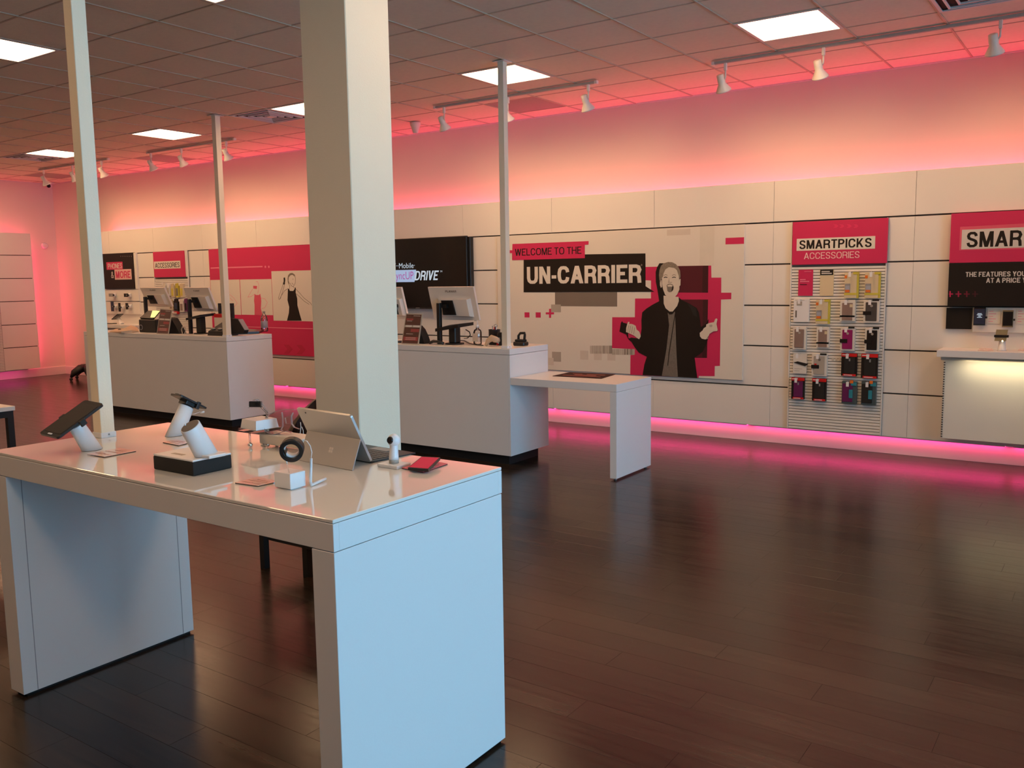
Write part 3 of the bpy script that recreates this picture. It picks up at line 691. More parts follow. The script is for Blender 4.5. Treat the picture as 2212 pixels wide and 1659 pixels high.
mp('finger_line_print', [(1328, 1030), (1334, 1032), (1318, 1062), (1306, 1066)], M_g1, 8)

# ================================================================== LEFT WOMAN POSTER
t = thing('woman_poster', 'red and white poster with a woman in a black dress holding a phone', 'poster', (-9.4, PF, .585))
build(B(-10.85, -8.0, PY, PF - .0005, .585, 2.045, bev=.002), 'board', M_red, t)
s6 = Z(380, 520, 6.144, PY)
lp = lambda n, pts, m, l=1: patch(n, pts, m, l, s6, t)
lr = lambda n, r, m, l=1: rpatch(n, r, m, l, s6, t)
lr('white_block', (470, 518, 855, 980), M_paper); lr('white_block', (862, 512, 1278, 985), M_paper)
a = s6.rect(1282, 398, 1810, 1065); build(MB().poly([(a[0], a[2]), (a[0] + .98, a[2]), (a[0] + .98, a[3]), (a[0], a[3])], PY, k1), 'white_block', M_paper, t)
lr('pale_line', (460, 345, 1150, 362), M_pink); lr('pale_line', (1178, 332, 1197, 360), M_pink); lr('pale_line', (1224, 332, 1243, 360), M_pink)
lr('pale_line', (905, 1150, 1815, 1160), M_pink)
lp('chevron_print', [(1430, 1380), (1480, 1440), (1430, 1500), (1500, 1500), (1550, 1440), (1500, 1380)], mat('darker_red_print', (.50, .016, .07), .42)); lp('chevron_print', [(1600, 1385), (1650, 1445), (1600, 1505), (1670, 1505), (1720, 1445), (1670, 1385)], mat('darker_red_print', (0, 0, 0)))
lp('dress_print', [(1488, 636), (1503, 640), (1512, 665), (1558, 667), (1578, 640), (1580, 622), (1592, 622), (1590, 690), (1610, 765), (1614, 860), (1640, 960), (1670, 1062), (1475, 1062), (1500, 960), (1505, 880), (1482, 790), (1485, 700)], M_ink, 2)
lp('phone_print', [(1430, 492), (1448, 486), (1452, 520), (1445, 580), (1425, 582), (1432, 530)], M_ink, 2)
mb = MB()
def stroke(mb, pts, wd, y, m):
    q = s6.ps(pts)
    for (ax_, az_), (bx_, bz_) in zip(q, q[1:]):
        dx, dz = bx_ - ax_, bz_ - az_; L_ = math.hypot(dx, dz) or 1; nx, nz = -dz / L_ * wd / 2, dx / L_ * wd / 2
        mb.poly([(ax_ + nx, az_ + nz), (ax_ - nx, az_ - nz), (bx_ - nx, bz_ - nz), (bx_ + nx, bz_ + nz)], y, k1, m)
for pts in ([(1488, 636), (1440, 665), (1400, 730), (1372, 782), (1360, 760), (1385, 690), (1420, 590), (1425, 555), (1450, 560), (1438, 600), (1412, 690), (1385, 775)], [(1590, 640), (1640, 690), (1700, 760), (1790, 830), (1802, 856)], [(1592, 700), (1640, 740), (1700, 800), (1770, 845)],
            [(1505, 640), (1512, 600), (1490, 555), (1484, 505), (1492, 460), (1515, 435), (1545, 430), (1575, 450), (1588, 500), (1585, 560), (1560, 610), (1535, 600), (1515, 560)], [(1500, 480), (1520, 455), (1550, 450), (1572, 470)], [(1560, 610), (1572, 630)], [(1540, 560), (1560, 585)], [(1548, 510), (1560, 508)]):
    stroke(mb, pts, .006, PY - k1, M_g1)
build(mb, 'woman_line_drawing', M_g1, t)
lp('hair_print', [(1484, 505), (1492, 460), (1515, 435), (1545, 430), (1580, 452), (1588, 500), (1576, 470), (1550, 448), (1520, 452), (1500, 480), (1495, 530), (1510, 570), (1500, 580), (1486, 545)], M_hair, 3)
lp('pink_dress_print', [(1045, 703), (1060, 720), (1105, 720), (1120, 703), (1130, 760), (1134, 800), (1128, 900), (1150, 985), (1045, 985), (1045, 860), (1038, 790)], mat('rose_print', (.70, .10, .17), .45), 2)
lp('pink_mask_print', [(1027, 597), (1078, 600), (1074, 641), (1028, 634)], mat('rose_print', (0, 0, 0)), 2)
mb = MB()
for pts in ([(1060, 545), (1085, 540), (1102, 590), (1100, 650), (1085, 700)], [(1045, 710), (1000, 740), (955, 750), (990, 690), (1020, 640)], [(1130, 760), (1180, 770), (1215, 820), (1180, 890), (1140, 900)], [(712, 712), (770, 760), (815, 830), (760, 890), (735, 900)], [(720, 760), (760, 800)]):
    stroke(mb, pts, .005, PY - k1, M_pink)
build(mb, 'pink_line_drawing', M_pink, t)

# ================================================================== SLATWALL AND SIGNS
def slatwall(x0, x1, z0, z1, label, single=True, y1=PF):
    t = thing('slatwall', label, 'slatwall', ((x0 + x1) / 2, y1, z0), 'slatwall displays')
    build(B(x0 - .012, x1 + .012, y1 - .012, y1 - .0005, z0, z1 + .38), 'back_board', mat('slat_groove', (.20, .17, .145), .7), t)
    for xx in (x0 - .012, x1 + .002): build(B(xx, xx + .010, y1 - .030, y1 - .012, z0, z1 + .38, bev=.001), 'side_rail', M_panel, t)
    st = .0262; n = int((z1 - z0) / st); joined = MB(); first = None
    for k in range(n):
        za = z0 + .004 + k * st
        if single:
            if first is None: first = build(B(x0, x1 + .001, y1 - .028, y1 - .012, za, za + .0205, bev=.0015), 'slat', M_panel, t)
            else:
                o = D.objects.new('slat', first.data); COL.objects.link(o); o.parent = t; o.location = (0, 0, k * st)
        else: joined.box(x0, x1 + .001, y1 - .028, y1 - .012, za, za + .0205)
    if not single: build(joined, 'slat_field', M_panel, t)['kind'] = 'stuff'
    return t
SW = slatwall(-2.497, -1.705, .168, 1.655, 'slatwall of narrow white slats hung with phone cases, at right')
slatwall(-12.18, -11.36, .168, 1.655, 'slatwall far back behind the left counter monitors', False)
SY = PF - .045
def sign(x0, x1, z0, z1, m, label, y=SY, name='hanging_sign'):
    t = thing(name, label, 'sign', ((x0 + x1) / 2, PF, z0))
    build(B(x0, x1, y, PF - .031, z0, z1, bev=.001), 'board', m, t); return t
s3 = Z(1690, 460, 6.912, SY)
a = s3.rect(150, 107, 1570, 762)
t = sign(a[0], a[1], a[2], a[3], M_red, 'red SMARTPICKS ACCESSORIES sign on top of the right slatwall')
build(MB().poly(rect_poly(s3.rect(214, 366, 1385, 550)), SY, .001), 'label_strip', M_paper, t)
a = s3.rect(255, 392, 1335, 525); block('SMARTPICKS', *a, SY - .0013, M_ink, t, t=.19)
a = s3.rect(325, 583, 1152, 680); block('ACCESSORIES', *a, SY - .0013, M_pink2, t, t=.12, gap=.12)
mb = MB()
for u in (760, 850, 960, 1060): mb.poly(s3.ps([(u, 170), (u + 30, 195), (u, 222), (u + 45, 222), (u + 75, 195), (u + 45, 170)]), SY, .0006)
build(mb, 'arrow_print', mat('brighter_red_print', (.70, .035, .13), .42), t)
# right hand kiosk sign
KY = PF - .06
s4 = Z(1910, 430, 4.738, KY)
a = s4.p(688, 150); b = s4.p(665, 655); c = s4.p(650, 1100); XE = .55
x0 = (a[0] + b[0]) / 2
t = thing('kiosk_sign', 'big red and black sign over the kiosk cut by the right picture edge', 'sign', (-.3, PF, c[1]))
build(B(x0, XE, KY, PF - .0005, b[1], a[1], bev=.001), 'red_board', M_red, t); build(B(x0, XE, KY, PF - .0005, c[1] + .004, b[1] - .001, bev=.001), 'black_board', M_ink, t)
a = s4.p(778, 285); b = s4.p(850, 535); build(MB().poly([(a[0], b[1] + .01), (XE - .25, b[1]), (XE - .25, a[1] + .02), (a[0], a[1])], KY, .0006), 'label_shadow', mat('rose_print', (0, 0, 0)), t)
a = s4.p(797, 315); b = s4.p(797, 515); build(MB().poly([(a[0], b[1]), (XE - .28, b[1] + .006), (XE - .28, a[1] + .006), (a[0], a[1])], KY - .0006, .0008), 'label_strip', M_label, t)
a = s4.p(848, 338); b = s4.p(1408, 474); block('SMARTPICKS', a[0], b[0], b[1] - .004, a[1], KY - .0017, M_ink, t, t=.19, prefix='SMAR')
a = s4.p(835, 747); b = s4.p(1402, 790); block('THE FEATURES YOU WANT', a[0], b[0], b[1], a[1], KY - .0008, M_label, t, t=.20, prefix='THE FEATURES YO')
a = s4.p(1045, 808); b = s4.p(1392, 855); block('AT A PRICE YOU', a[0], b[0], b[1], a[1], KY - .0008, M_label, t, t=.20, prefix='AT A PRICE')
for k, u in enumerate((675, 760, 845, 930)):
    c_ = (.60, .38, .17, .06)[k]
    build(MB().poly(s4.ps([(u - 30, 966), (u - 7, 966), (u - 7, 942), (u + 7, 942), (u + 7, 966), (u + 30, 966), (u + 30, 978), (u + 7, 978), (u + 7, 1002), (u - 7, 1002), (u - 7, 978), (u - 30, 978)]) if u > 680 else s4.ps([(u - 12, 966), (u - 7, 966), (u - 7, 942), (u + 7, 942), (u + 7, 966), (u + 30, 966), (u + 30, 978), (u + 7, 978), (u + 7, 1002), (u - 7, 1002), (u - 7, 978), (u - 12, 978)]), KY, .0008), 'plus_print', mat('fading_red_%d' % k, (c_, .02 * c_ / .6, .10 * c_ / .6), .45), t)
# kiosk body
t = thing('phone_kiosk', 'white phone kiosk with shelf and cabinet at the right picture edge', 'kiosk', (-.4, 7.9, .2))
build(B(-1.234, .9, 7.745, PF - .001, .897, .951, bev=.002), 'shelf', M_lam, t)
build(B(-1.20, .88, 7.90, PF - .001, .214, .862, bev=.001), 'cabinet', M_panel, t)
build(B(-1.215, .88, 7.83, PF - .001, .864, .895), 'shelf_support', M_g3, t)
mb = MB()
for k in range(32): mb.box(-1.2015, -1.19, 7.894, 7.902, .225 + k * .0197, .225 + k * .0197 + .008)
build(mb, 'slotted_strip', M_gap, t)['kind'] = 'stuff'
t = thing('phone_backer', 'white backer board with black end, under the big red and black sign', 'display', (-.2, PF, 1.085))
build(B(-1.02, .9, PF - .024, PF - .0005, 1.085, 1.284, bev=.001), 'backer_board', M_panel, t)
build(B(-1.218, -1.03, PF - .026, PF - .0005, 1.107, 1.28, bev=.001), 'black_side_board', M_ink, t)
light_axes('shelf_light', (-.25, 7.79, .858), (0, .45, -1), (1, 0, 0), 3.0, (1, .8, .45), 1.6, .02)
YB = PF - .025
def small_phone(px0, py0, px1, py1, y, m, label, group=None, frame=M_glossblack, deps=.009):
    a = at_y(px0, py0, y); b = at_y(px1, py1, y); x0, x1, z0, z1 = a.x, b.x, b.z, a.z
    t = thing('display_phone', label, 'phone', ((x0 + x1) / 2, y, z0), group)
    build(B(x0, x1, y, y + deps, z0, z1, bev=.003, seg=2), 'body', frame, t)
    build(B(x0 + .004, x1 - .004, y - .0006, y + .001, z0 + .012, z1 - .012), 'screen', m, t)
    return t, (x0, x1, z0, z1)
t, r = small_phone(2104, 664, 2128, 703, YB - .03, M_blue, 'dark phone with lit white text on the kiosk backer', 'kiosk wall phones')
build(B(r[0] + .02, r[1] - .02, YB - .021, YB, r[2] + .03, r[3] - .03), 'mount', M_white, t); build(B(r[1] - .004, r[1] + .012, YB - .028, YB - .018, (r[2] + r[3]) / 2 - .016, (r[2] + r[3]) / 2), 'clamp', M_black, t)
mb = MB()
for k, wdt in enumerate((.03, .04, .018, .036)): mb.box((r[0] + r[1]) / 2 - wdt / 2, (r[0] + r[1]) / 2 + wdt / 2, YB - .0318, YB - .0306, r[3] - .052 - k * .010, r[3] - .047 - k * .010)
build(mb, 'screen_print', M_scrtext, t)
t, r = small_phone(2166, 670, 2188, 707, YB - .03, M_glossblack, 'gold framed phone with dark screen on the kiosk backer', 'kiosk wall phones', M_gold)
build(B(r[0] + .02, r[1] - .02, YB - .021, YB, r[2] + .03, r[3] - .03), 'mount', M_white, t); build(B(r[1] - .004, r[1] + .012, YB - .028, YB - .018, (r[2] + r[3]) / 2 - .016, (r[2] + r[3]) / 2), 'clamp', M_black, t)
for k, (pa, pb) in enumerate(((2133, 2160), (2196, 2222))):
    a = at_y(pa, 667, YB); b = at_y(pb, 700, YB)
    t = thing('spec_card', ['pale price card between the two kiosk wall phones', 'pale price card right of the gold framed kiosk phone'][k], 'card', ((a.x + b.x) / 2, YB, b.z), 'kiosk price cards')
    build(B(a.x, b.x, YB - .003, YB, b.z, a.z), 'card', M_paper, t)
    mb = MB()
    for q_ in range(5): mb.box(a.x + .012, b.x - (.03 if q_ % 2 else .05), YB - .0036, YB - .003, a.z - .022 - q_ * .02, a.z - .018 - q_ * .02)
    build(mb, 'print_lines', M_pink, t)
# phone on its stand on the kiosk shelf
b0 = at_y(2164, 757, 7.88)
t = thing('stand_phone', 'gold backed phone clamped on a white stand on the kiosk shelf', 'phone', (b0.x, 7.88, .951))
build(MB().tube([(b0.x, 7.88, .951), (b0.x, 7.88, .96), (b0.x, 7.885, 1.035)], [.034, .03, .022], 18), 'stand', M_white, t)
a = at_y(2152, 712, 7.86); b = at_y(2176, 737, 7.86)
ph = build(MB().hexa([(a.x - .008, 7.85, b.z), (b.x - .008, 7.85, b.z), (b.x - .008, 7.86, b.z), (a.x - .008, 7.86, b.z), (a.x, 7.868, a.z), (b.x, 7.868, a.z), (b.x, 7.878, a.z), (a.x, 7.878, a.z)]), 'phone_body', M_gold, t)
build(MB().box(a.x - .012, b.x + .008, 7.849, 7.874, (a.z + b.z) / 2 - .016, (a.z + b.z) / 2 + .004, bev=.002), 'clamp', M_black, ph)
build(MB().ball((b0.x + .004, 7.852, 1.03), .007), 'lamp_dot', M_bulb, t)
for k, (pa, pb) in enumerate(((2112, 2146), (2199, 2230))):
    q = [at_z(pa, 757, .952), at_z(pb, 758, .952), at_z(pb - 3, 753, .952), at_z(pa + 3, 752.5, .952)]
    tag(build(MB().slab([p + Vector((0, 0, .003)) for p in q], (0, 0, -.003)), 'info_card', M_cardpink), ['small pink card on the kiosk shelf left of the stand phone', 'small pink card on the kiosk shelf at the picture edge'][k], 'card', 'kiosk shelf cards')

# ================================================================== HANGING PACKAGES ON THE RIGHT SLATWALL
GY_ = PF - .030
def package(r, kind, label, depth=.035):
    px0, py0, px1, py1 = r; y = GY_ - depth
    a = at_y(px0, (py0), y); b = at_y(px1, py1, y); x0, x1, z0, z1 = a.x, b.x, b.z, a.z; cx = (x0 + x1) / 2
    t = thing('hanging_package', label, 'package', (cx, GY_, z0), 'packages on the right slatwall')
    hk = MB(); hk.tube([(cx, GY_ + .002, z1 - .006), (cx, y - .05, z1 - .004), (cx, y - .055, z1 + .004)], .0025, 6)
    if kind not in ('pinkcard', 'whitecard'):
        build(hk, 'hook', M_white, t)
        build(B(cx - .013, cx + .010, y - .058, y - .056, z1 - .040, z1 + .001), 'price_tag', M_white, t)
    h = z1 - z0; wd = x1 - x0
    bx = lambda n, f, m, pr=.002: build(B(x0 + wd * f[0], x0 + wd * f[1], y - pr, y + .0005, z0 + h * f[2], z0 + h * f[3]), n, m, t)
    if kind == 'pinkcard':
        build(B(x0, x1, GY_ - .006, GY_, z0, z1), 'card', M_red, t); y = GY_ - .006
        bx('print', (.12, .5, .60, .64), M_pink); bx('print', (.12, .75, .53, .57), M_pink); bx('print', (.12, .6, .42, .45), M_burg); bx('print', (.4, .88, .92, .94), M_pink)
    elif kind == 'whitecard':
        build(B(x0, x1, GY_ - .006, GY_, z0, z1), 'card', M_cream, t); y = GY_ - .006
        bx('header', (0, .95, .80, 1), M_ink); bx('print', (.1, .7, .91, .95), M_label, .003); bx('print', (.1, .85, .84, .88), M_label, .003)
    elif kind == 'yellow':
        build(B(x0, x1 - wd * .12, y, GY_, z0, z1 - .004, bev=.001), 'box', M_cream, t); build(B(x1 - wd * .12, x1, y + .004, GY_, z0, z1), 'side_band', M_yel, t)
        bx('header', (.62, .98, .91, 1), M_yel, .003); bx('orange_square', (0, .18, .76, .88), M_org); bx('picture', (.04, .42, .2, .56), M_grey); bx('picture_inner', (.07, .39, .22, .48), mat('picture_blue_grey', (.35, .38, .45), .4), .003); bx('footer', (0, .9, .12, .2), M_yel); bx('picture_low', (.07, .39, .22, .32), M_org, .004)
    elif kind == 'clear':
        build(B(x0, x1, y + .003, GY_, z0, z1, bev=.001), 'box', M_paper, t); bx('case', (.14, .84, .28, .86), M_brn, -.001); bx('case', (.14, .84, .04, .2), M_brn, -.001); bx('band', (0, 1, .2, .27), M_cream, -.0005); bx('round_seal', (.64, .86, .66, .8), M_cream, .0)
    elif kind in ('magenta', 'black', 'brown', 'grey', 'darkgrey'):
        cm = {'magenta': M_mag, 'black': M_ink, 'brown': M_brn, 'grey': M_g2, 'darkgrey': mat('charcoal_case', (.07, .06, .055), .4)}[kind]
        build(B(x0, x1, y, GY_, z0, z1, bev=.001), 'box', M_paper, t); build(B(x0 + wd * .14, x1 - wd * .14, y - .005, y, z0 + h * .07, z1 - h * .1, bev=.004), 'case', cm, t)
        build(MB().tube([(x0 + wd * .52, y - .005, z1 - h * .26), (x0 + wd * .52, y - .0065, z1 - h * .26)], wd * .09, 12), 'camera_ring', M_g2 if kind != 'grey' else M_g1, t)
        if kind != 'brown': bx('black_band', (-.02, .5, .34, .5), M_ink, .008); bx('header', (.55, .98, .96, 1.03), M_ink, .004)
        if kind == 'grey': bx('red_dot', (.2, .34, .5, .56), M_redbox, .009)
    elif kind in ('redblack', 'redpurple'):
        build(B(x0, x1, y, GY_, z0, z1, bev=.001), 'box', M_ink, t); bx('red_header', (0, 1.03, .86, 1), M_redbox, .004); bx('red_footer', (.12, .98, 0, .09), M_redbox, .003)
        build(B(x0 + wd * .18, x1 - wd * .08, y - .004, y, z0 + h * .10, z0 + h * .84, bev=.003), 'case', M_pur if kind == 'redpurple' else M_matblack, t)
        bx('white_print', (.05, .5, .92, .955), M_white, .005); bx('white_print', (.2, .75, .03, .055), M_white, .004); bx('case_window', (.50, .60, .66, .78), M_grey, .0045)
    elif kind == 'stylus':
        build(B(x0, x1, y + .02, GY_, z0, z1, bev=.001), 'card', M_paper, t)
        build(MB().poly([(x0 + wd * .05, z0 + h * .54), (x0 + wd * .35, z0 + h * .6), (x0 + wd * 1.1, z0 + h * .5), (x0 + wd * 1.1, z0 + h * .45), (x0 + wd * .9, z0 + h * .38)], y + .02, .006), 'stylus', M_black, t)
        y += .02; bx('print', (.1, .5, .12, .14), M_g2, .001); bx('print', (.1, .7, .22, .24), M_g2, .001)
    elif kind == 'whitepack':
        build(B(x0, x1, y + .01, GY_, z0, z1, bev=.001), 'box', M_white, t); y += .01
        bx('print', (.12, .22, .2, .5), M_g1); bx('print', (.2, .55, .72, .9), M_g2); bx('print', (.1, .7, .94, .97), M_g3)
    elif kind in ('tealpurple', 'tealblack'):
        build(B(x0, x1, y, GY_, z0, z1, bev=.001), 'box', mat('teal_grey_box', (.06, .09, .10), .4), t)
        build(B(x0 + wd * .04, x1 - wd * .25, y - .004, y, z0 + h * .08, z0 + h * .9, bev=.003), 'case', M_pur if kind == 'tealpurple' else M_matblack, t)
        build(B(x0 + wd * .5, x0 + wd * .76, y - .007, y - .004, z0 + h * .26, z0 + h * .64, bev=.003), 'teal_bubble', M_teal, t); bx('teal_header', (.62, 1, .82, .97), M_teal, .005); bx('orange_tab', (.55, .78, .92, 1.05), M_org, .006)
    return t
PK = [((1723, 583, 1753, 639), 'pinkcard', 'pink leaflet card at the top left of the slatwall'),
      ((1770, 583, 1798, 639), 'whitecard', 'cream information card with black header on the slatwall top row'),
      ((1825, 588, 1853, 644), 'yellow', 'yellow and cream package third in the slatwall top row'),
      ((1869, 588, 1900, 644), 'yellow', 'yellow and cream package at the right end of the slatwall top row'),
      ((1714, 646, 1746, 696), 'whitepack', 'plain white package at the left of the slatwall second row'),
      ((1763, 647, 1791, 700), 'yellow', 'yellow and cream package in the slatwall second row'),
      ((1815, 648, 1846, 694), 'clear', 'clear case package with cream band in the slatwall second row'),
      ((1866, 648, 1898, 697), 'darkgrey', 'white box with charcoal case at the right of the slatwall second row'),
      ((1713, 706, 1740, 755), 'brown', 'white box with rosy grey case at the left of the third row'),
      ((1764, 706, 1790, 752), 'clear', 'pale pink case package second in the third row'),
      ((1816, 707, 1845, 758), 'magenta', 'white box with bright magenta case in the third row'),
      ((1869, 708, 1898, 760), 'black', 'white box with black case at the right of the third row'),
      ((1712, 763, 1740, 808), 'stylus', 'white card with a black stylus shape across it in the fourth row'),
      ((1754, 764, 1785, 813), 'grey', 'white box with grey case and black band in the fourth row'),
      ((1818, 763, 1849, 813), 'redblack', 'black case package with red header third in the fourth row'),
      ((1861, 764, 1894, 818), 'redblack', 'black case package with red header at the right of the fourth row'),
      ((1710, 815, 1736, 863), 'redpurple', 'purple case package with red header at the bottom left'),
      ((1755, 817, 1783, 867), 'redblack', 'black case package with red header in the bottom row'),
      ((1819, 823, 1849, 873), 'tealpurple', 'purple case package with teal bubble in the bottom row'),
      ((1861, 824, 1891, 876), 'tealblack', 'black case package with teal bubble at the bottom right')]
for r, k, l in PK: package(r, k, l)
for u in (748, 800, 852):
    p = at_y(1690 + u / 6.912, 700 + 528 / 6.912, GY_ - .012)
    build(MB().box(p.x - .010, p.x + .010, GY_ - .0005, GY_ + .002, p.z - .014, p.z + .014), 'empty_hook_plate', M_g3, SW)

# ================================================================== FAR LEFT SIGNS, KIOSK AND PACKAGES
s8 = Z(180, 540, 8.296, PF - .04)
SY2 = PF - .04
a = s8.p(385, 55); b = s8.p(925, 695)
t = thing('hanging_sign', 'black PHONES & MORE sign on the far left display', 'sign', (-13.15, PF, b[1]))
build(B(-13.56, b[0], SY2, PF - .0005, b[1], 2.055, bev=.001), 'board', M_ink, t)
build(MB().poly(rect_poly((-13.56, -13.53, b[1] + .01, 2.04)), SY2, .0008), 'red_edge', M_burg, t)
build(MB().poly(rect_poly(s8.rect(415, 215, 705, 352)), SY2, .0008), 'red_label', M_red, t); build(MB().poly(rect_poly(s8.rect(562, 345, 865, 530)), SY2, .0008), 'pink_label', mat('pale_rose_label', (.72, .45, .42), .45), t)
block('PHONES', *s8.rect(442, 242, 695, 332), SY2 - .0011, M_label, t, t=.15); block('MORE', *s8.rect(582, 378, 845, 502), SY2 - .0011, M_red, t, t=.20); block('&', *s8.rect(497, 388, 545, 505), SY2 - .0004, M_label, t, t=.12)
mb = MB()
for k in range(6): mb.poly(rect_poly(s8.rect(665 + k * 38, 106, 677 + k * 38, 118)), SY2, .0006)
build(mb, 'dot_print', M_g1, t)
SY3 = PF - .045
s8b = Z(180, 540, 8.296, SY3)
a = s8b.p(1245, 30); b = s8b.p(1835, 480)
t = sign(a[0], b[0] - .01, b[1], 2.045, M_red, 'red ACCESSORIES sign far back above the left counter monitors', SY3)
build(MB().poly(rect_poly(s8b.rect(1268, 200, 1740, 335)), SY3, .0008), 'label_strip', M_paper, t); block('ACCESSORIES', *s8b.rect(1288, 228, 1725, 315), SY3 - .0011, M_ink, t, t=.15)
build(B(-12.735, -12.63, PF - .03, PF - .0005, 1.49, 2.05, bev=.001), 'support_strip', M_panel, wb); build(B(-11.43, -11.345, PF - .034, PF - .013, 1.665, 2.05, bev=.001), 'support_strip', M_panel, wb)
t = thing('phone_display', 'white phone display board below the PHONES & MORE sign', 'display', (-13.1, PF, .95))
build(B(-13.58, -12.63, PF - .025, PF - .0005, 1.305, 1.485, bev=.001), 'upper_board', M_panel, t); build(B(-13.58, -12.62, PF - .025, PF - .0005, 1.10, 1.293, bev=.001), 'lower_board', M_panel, t)
t = thing('display_shelf', 'white shelf cabinet under the far left phone display', 'cabinet', (-12.9, 7.9, .22))
build(B(-13.58, -12.25, 7.70, PF - .001, .90, .95, bev=.002), 'shelf', M_lam, t); build(B(-13.55, -12.3, 7.85, PF - .001, .22, .898), 'cabinet', M_panel, t)
for k, (u0, v0, u1, v1, mm, mu) in enumerate(((452, 780, 535, 836, M_grey, 560), (722, 780, 800, 842, M_matblack, 830), (485, 925, 545, 1100, M_blue, 590), (620, 948, 667, 1105, M_matblack, 720), (750, 950, 800, 1066, M_matblack, 840))):
    y = PF - .085; a = s8.p(u0, v0, y); b = s8.p(u1, v1, y)
    t = thing('display_phone', ['grey phone turned sideways in the upper row below PHONES & MORE', 'black phone turned sideways in the upper row below PHONES & MORE', 'dark blue phone in the lower row below PHONES & MORE', 'slim black phone in the middle of the lower row below PHONES & MORE', 'short black phone at the right of the lower row below PHONES & MORE'][k], 'phone', ((a[0] + b[0]) / 2, y, b[1]), 'phones on the far left display')
    build(B(a[0], b[0], y, y + .01, b[1], a[1], bev=.003), 'body', mm, t); zc = (a[1] + b[1]) / 2; xc = (a[0] + b[0]) / 2
    build(MB().tube([(xc, y + .01, zc), (xc + .02, y + .03, zc), (xc + .05, PF - .025, zc)], [.018, .028, .032], 14), 'mount', M_white, t)
    build(B(b[0] - .004, b[0] + .014, y - .002, y + .014, zc - .012, zc + .012), 'clamp', M_black, t)
p = s8.p(650, 1290, 7.85)
t = thing('stand_phone', 'dark tablet tilted on a white stand on the far left shelf', 'tablet', (p[0], 7.85, .95))
build(MB().tube([(p[0] + .06, 7.85, .95), (p[0] + .055, 7.85, .955), (p[0] - .03, 7.85, 1.045)], [.036, .034, .026], 16), 'stand', M_white, t)
build(MB().slab([(p[0] - .14, 7.80, 1.03), (p[0] + .03, 7.80, 1.11), (p[0] + .03, 7.90, 1.11), (p[0] - .14, 7.90, 1.03)], (.006, 0, -.01)), 'tablet', M_glossblack, t)
tag(build(B(-13.42, -13.1, 7.76, 7.92, .951, .962, bev=.003), 'flat_tablet', M_glossblack), 'black tablet lying flat on the far left shelf', 'tablet')
FARP = [(1425, 590, 1480, 800, M_paper, M_g3), (1490, 600, 1545, 820, M_white, M_g2), (1562, 600, 1625, 850, M_cream, M_yel), (1645, 595, 1708, 850, M_yel, M_g1), (1722, 600, 1790, 850, M_cream, M_yel),
        (1535, 880, 1598, 1075, M_cream, M_brn), (1612, 872, 1700, 1088, M_ink, M_blue), (1716, 885, 1795, 1112, M_paper, M_brn), (1802, 872, 1862, 1105, M_pur, M_ink), (1590, 1100, 1690, 1150, M_redbox, M_paper)]
FARL = ['plain cream package at the left of the far slatwall', 'white package beside the plain cream one on the far slatwall', 'cream and yellow package between the far monitors', 'olive yellow package between the far monitors', 'cream package with yellow band touching the far right monitor', 'cream package with rosy case low on the far slatwall', 'dark package with blue inset on the far slatwall', 'white package with rosy case on the far slatwall', 'dark purple package lowest right on the far slatwall', 'flat red package above the black terminal on the far slatwall']
for (u0, v0, u1, v1, m1, m2), lab in zip(FARP, FARL):
    y = PF - .065; a = s8.p(u0, v0, y); b = s8.p(u1, v1, y)
    t = thing('hanging_package', lab, 'package', ((a[0] + b[0]) / 2, PF - .028, b[1]), 'packages on the far slatwall')
    build(B(a[0], b[0], y, PF - .028, b[1], a[1], bev=.002), 'box', m1, t)
    wd = b[0] - a[0]; h = a[1] - b[1]; build(B(a[0] + wd * .2, b[0] - wd * .15, y - .004, y, b[1] + h * .12, a[1] - h * .35, bev=.002), 'inset', m2, t)
    build(B(a[0] + wd * .3, a[0] + wd * .55, y - .03, y - .028, a[1] - .03, a[1] + .004), 'price_tag', M_white, t); build(MB().tube([(a[0] + wd * .45, PF - .028, a[1] - .002), (a[0] + wd * .45, y - .028, a[1] - .002)], .003, 6), 'hook', M_white, t)
# left wall slatwall edge with two packages
t = thing('side_slatwall', 'narrow slatwall at the left picture edge on the pink wall', 'slatwall', (-15.2, 6.8, .17))
build(B(-15.205, -15.198, 6.3, 7.16, .168, 1.31), 'back_board', mat('slat_groove', (0, 0, 0)), t)
mb = MB()
for k in range(43): mb.box(-15.198, -15.185, 6.3, 7.15, .172 + k * .0262, .1925 + k * .0262)
build(mb, 'slat_field', M_panel, t)['kind'] = 'stuff'
for k, (zz, yy) in enumerate(((1.26, 7.08), (.98, 7.10))):
    t = thing('hanging_package', ['white package with dark red top, upper one at the left picture edge', 'white package with dark red top, lower one at the left picture edge'][k], 'package', (-15.17, yy, zz))
    build(B(-15.185, -15.14, yy - .09, yy + .02, zz, zz + .17, bev=.002), 'box', M_paper, t); build(B(-15.186, -15.136, yy - .092, yy + .022, zz + .13, zz + .17), 'red_header', M_redbox, t)
    build(MB().tube([(-15.185, yy - .03, zz + .165), (-15.10, yy - .03, zz + .17)], .004, 6), 'hook', M_black, t)

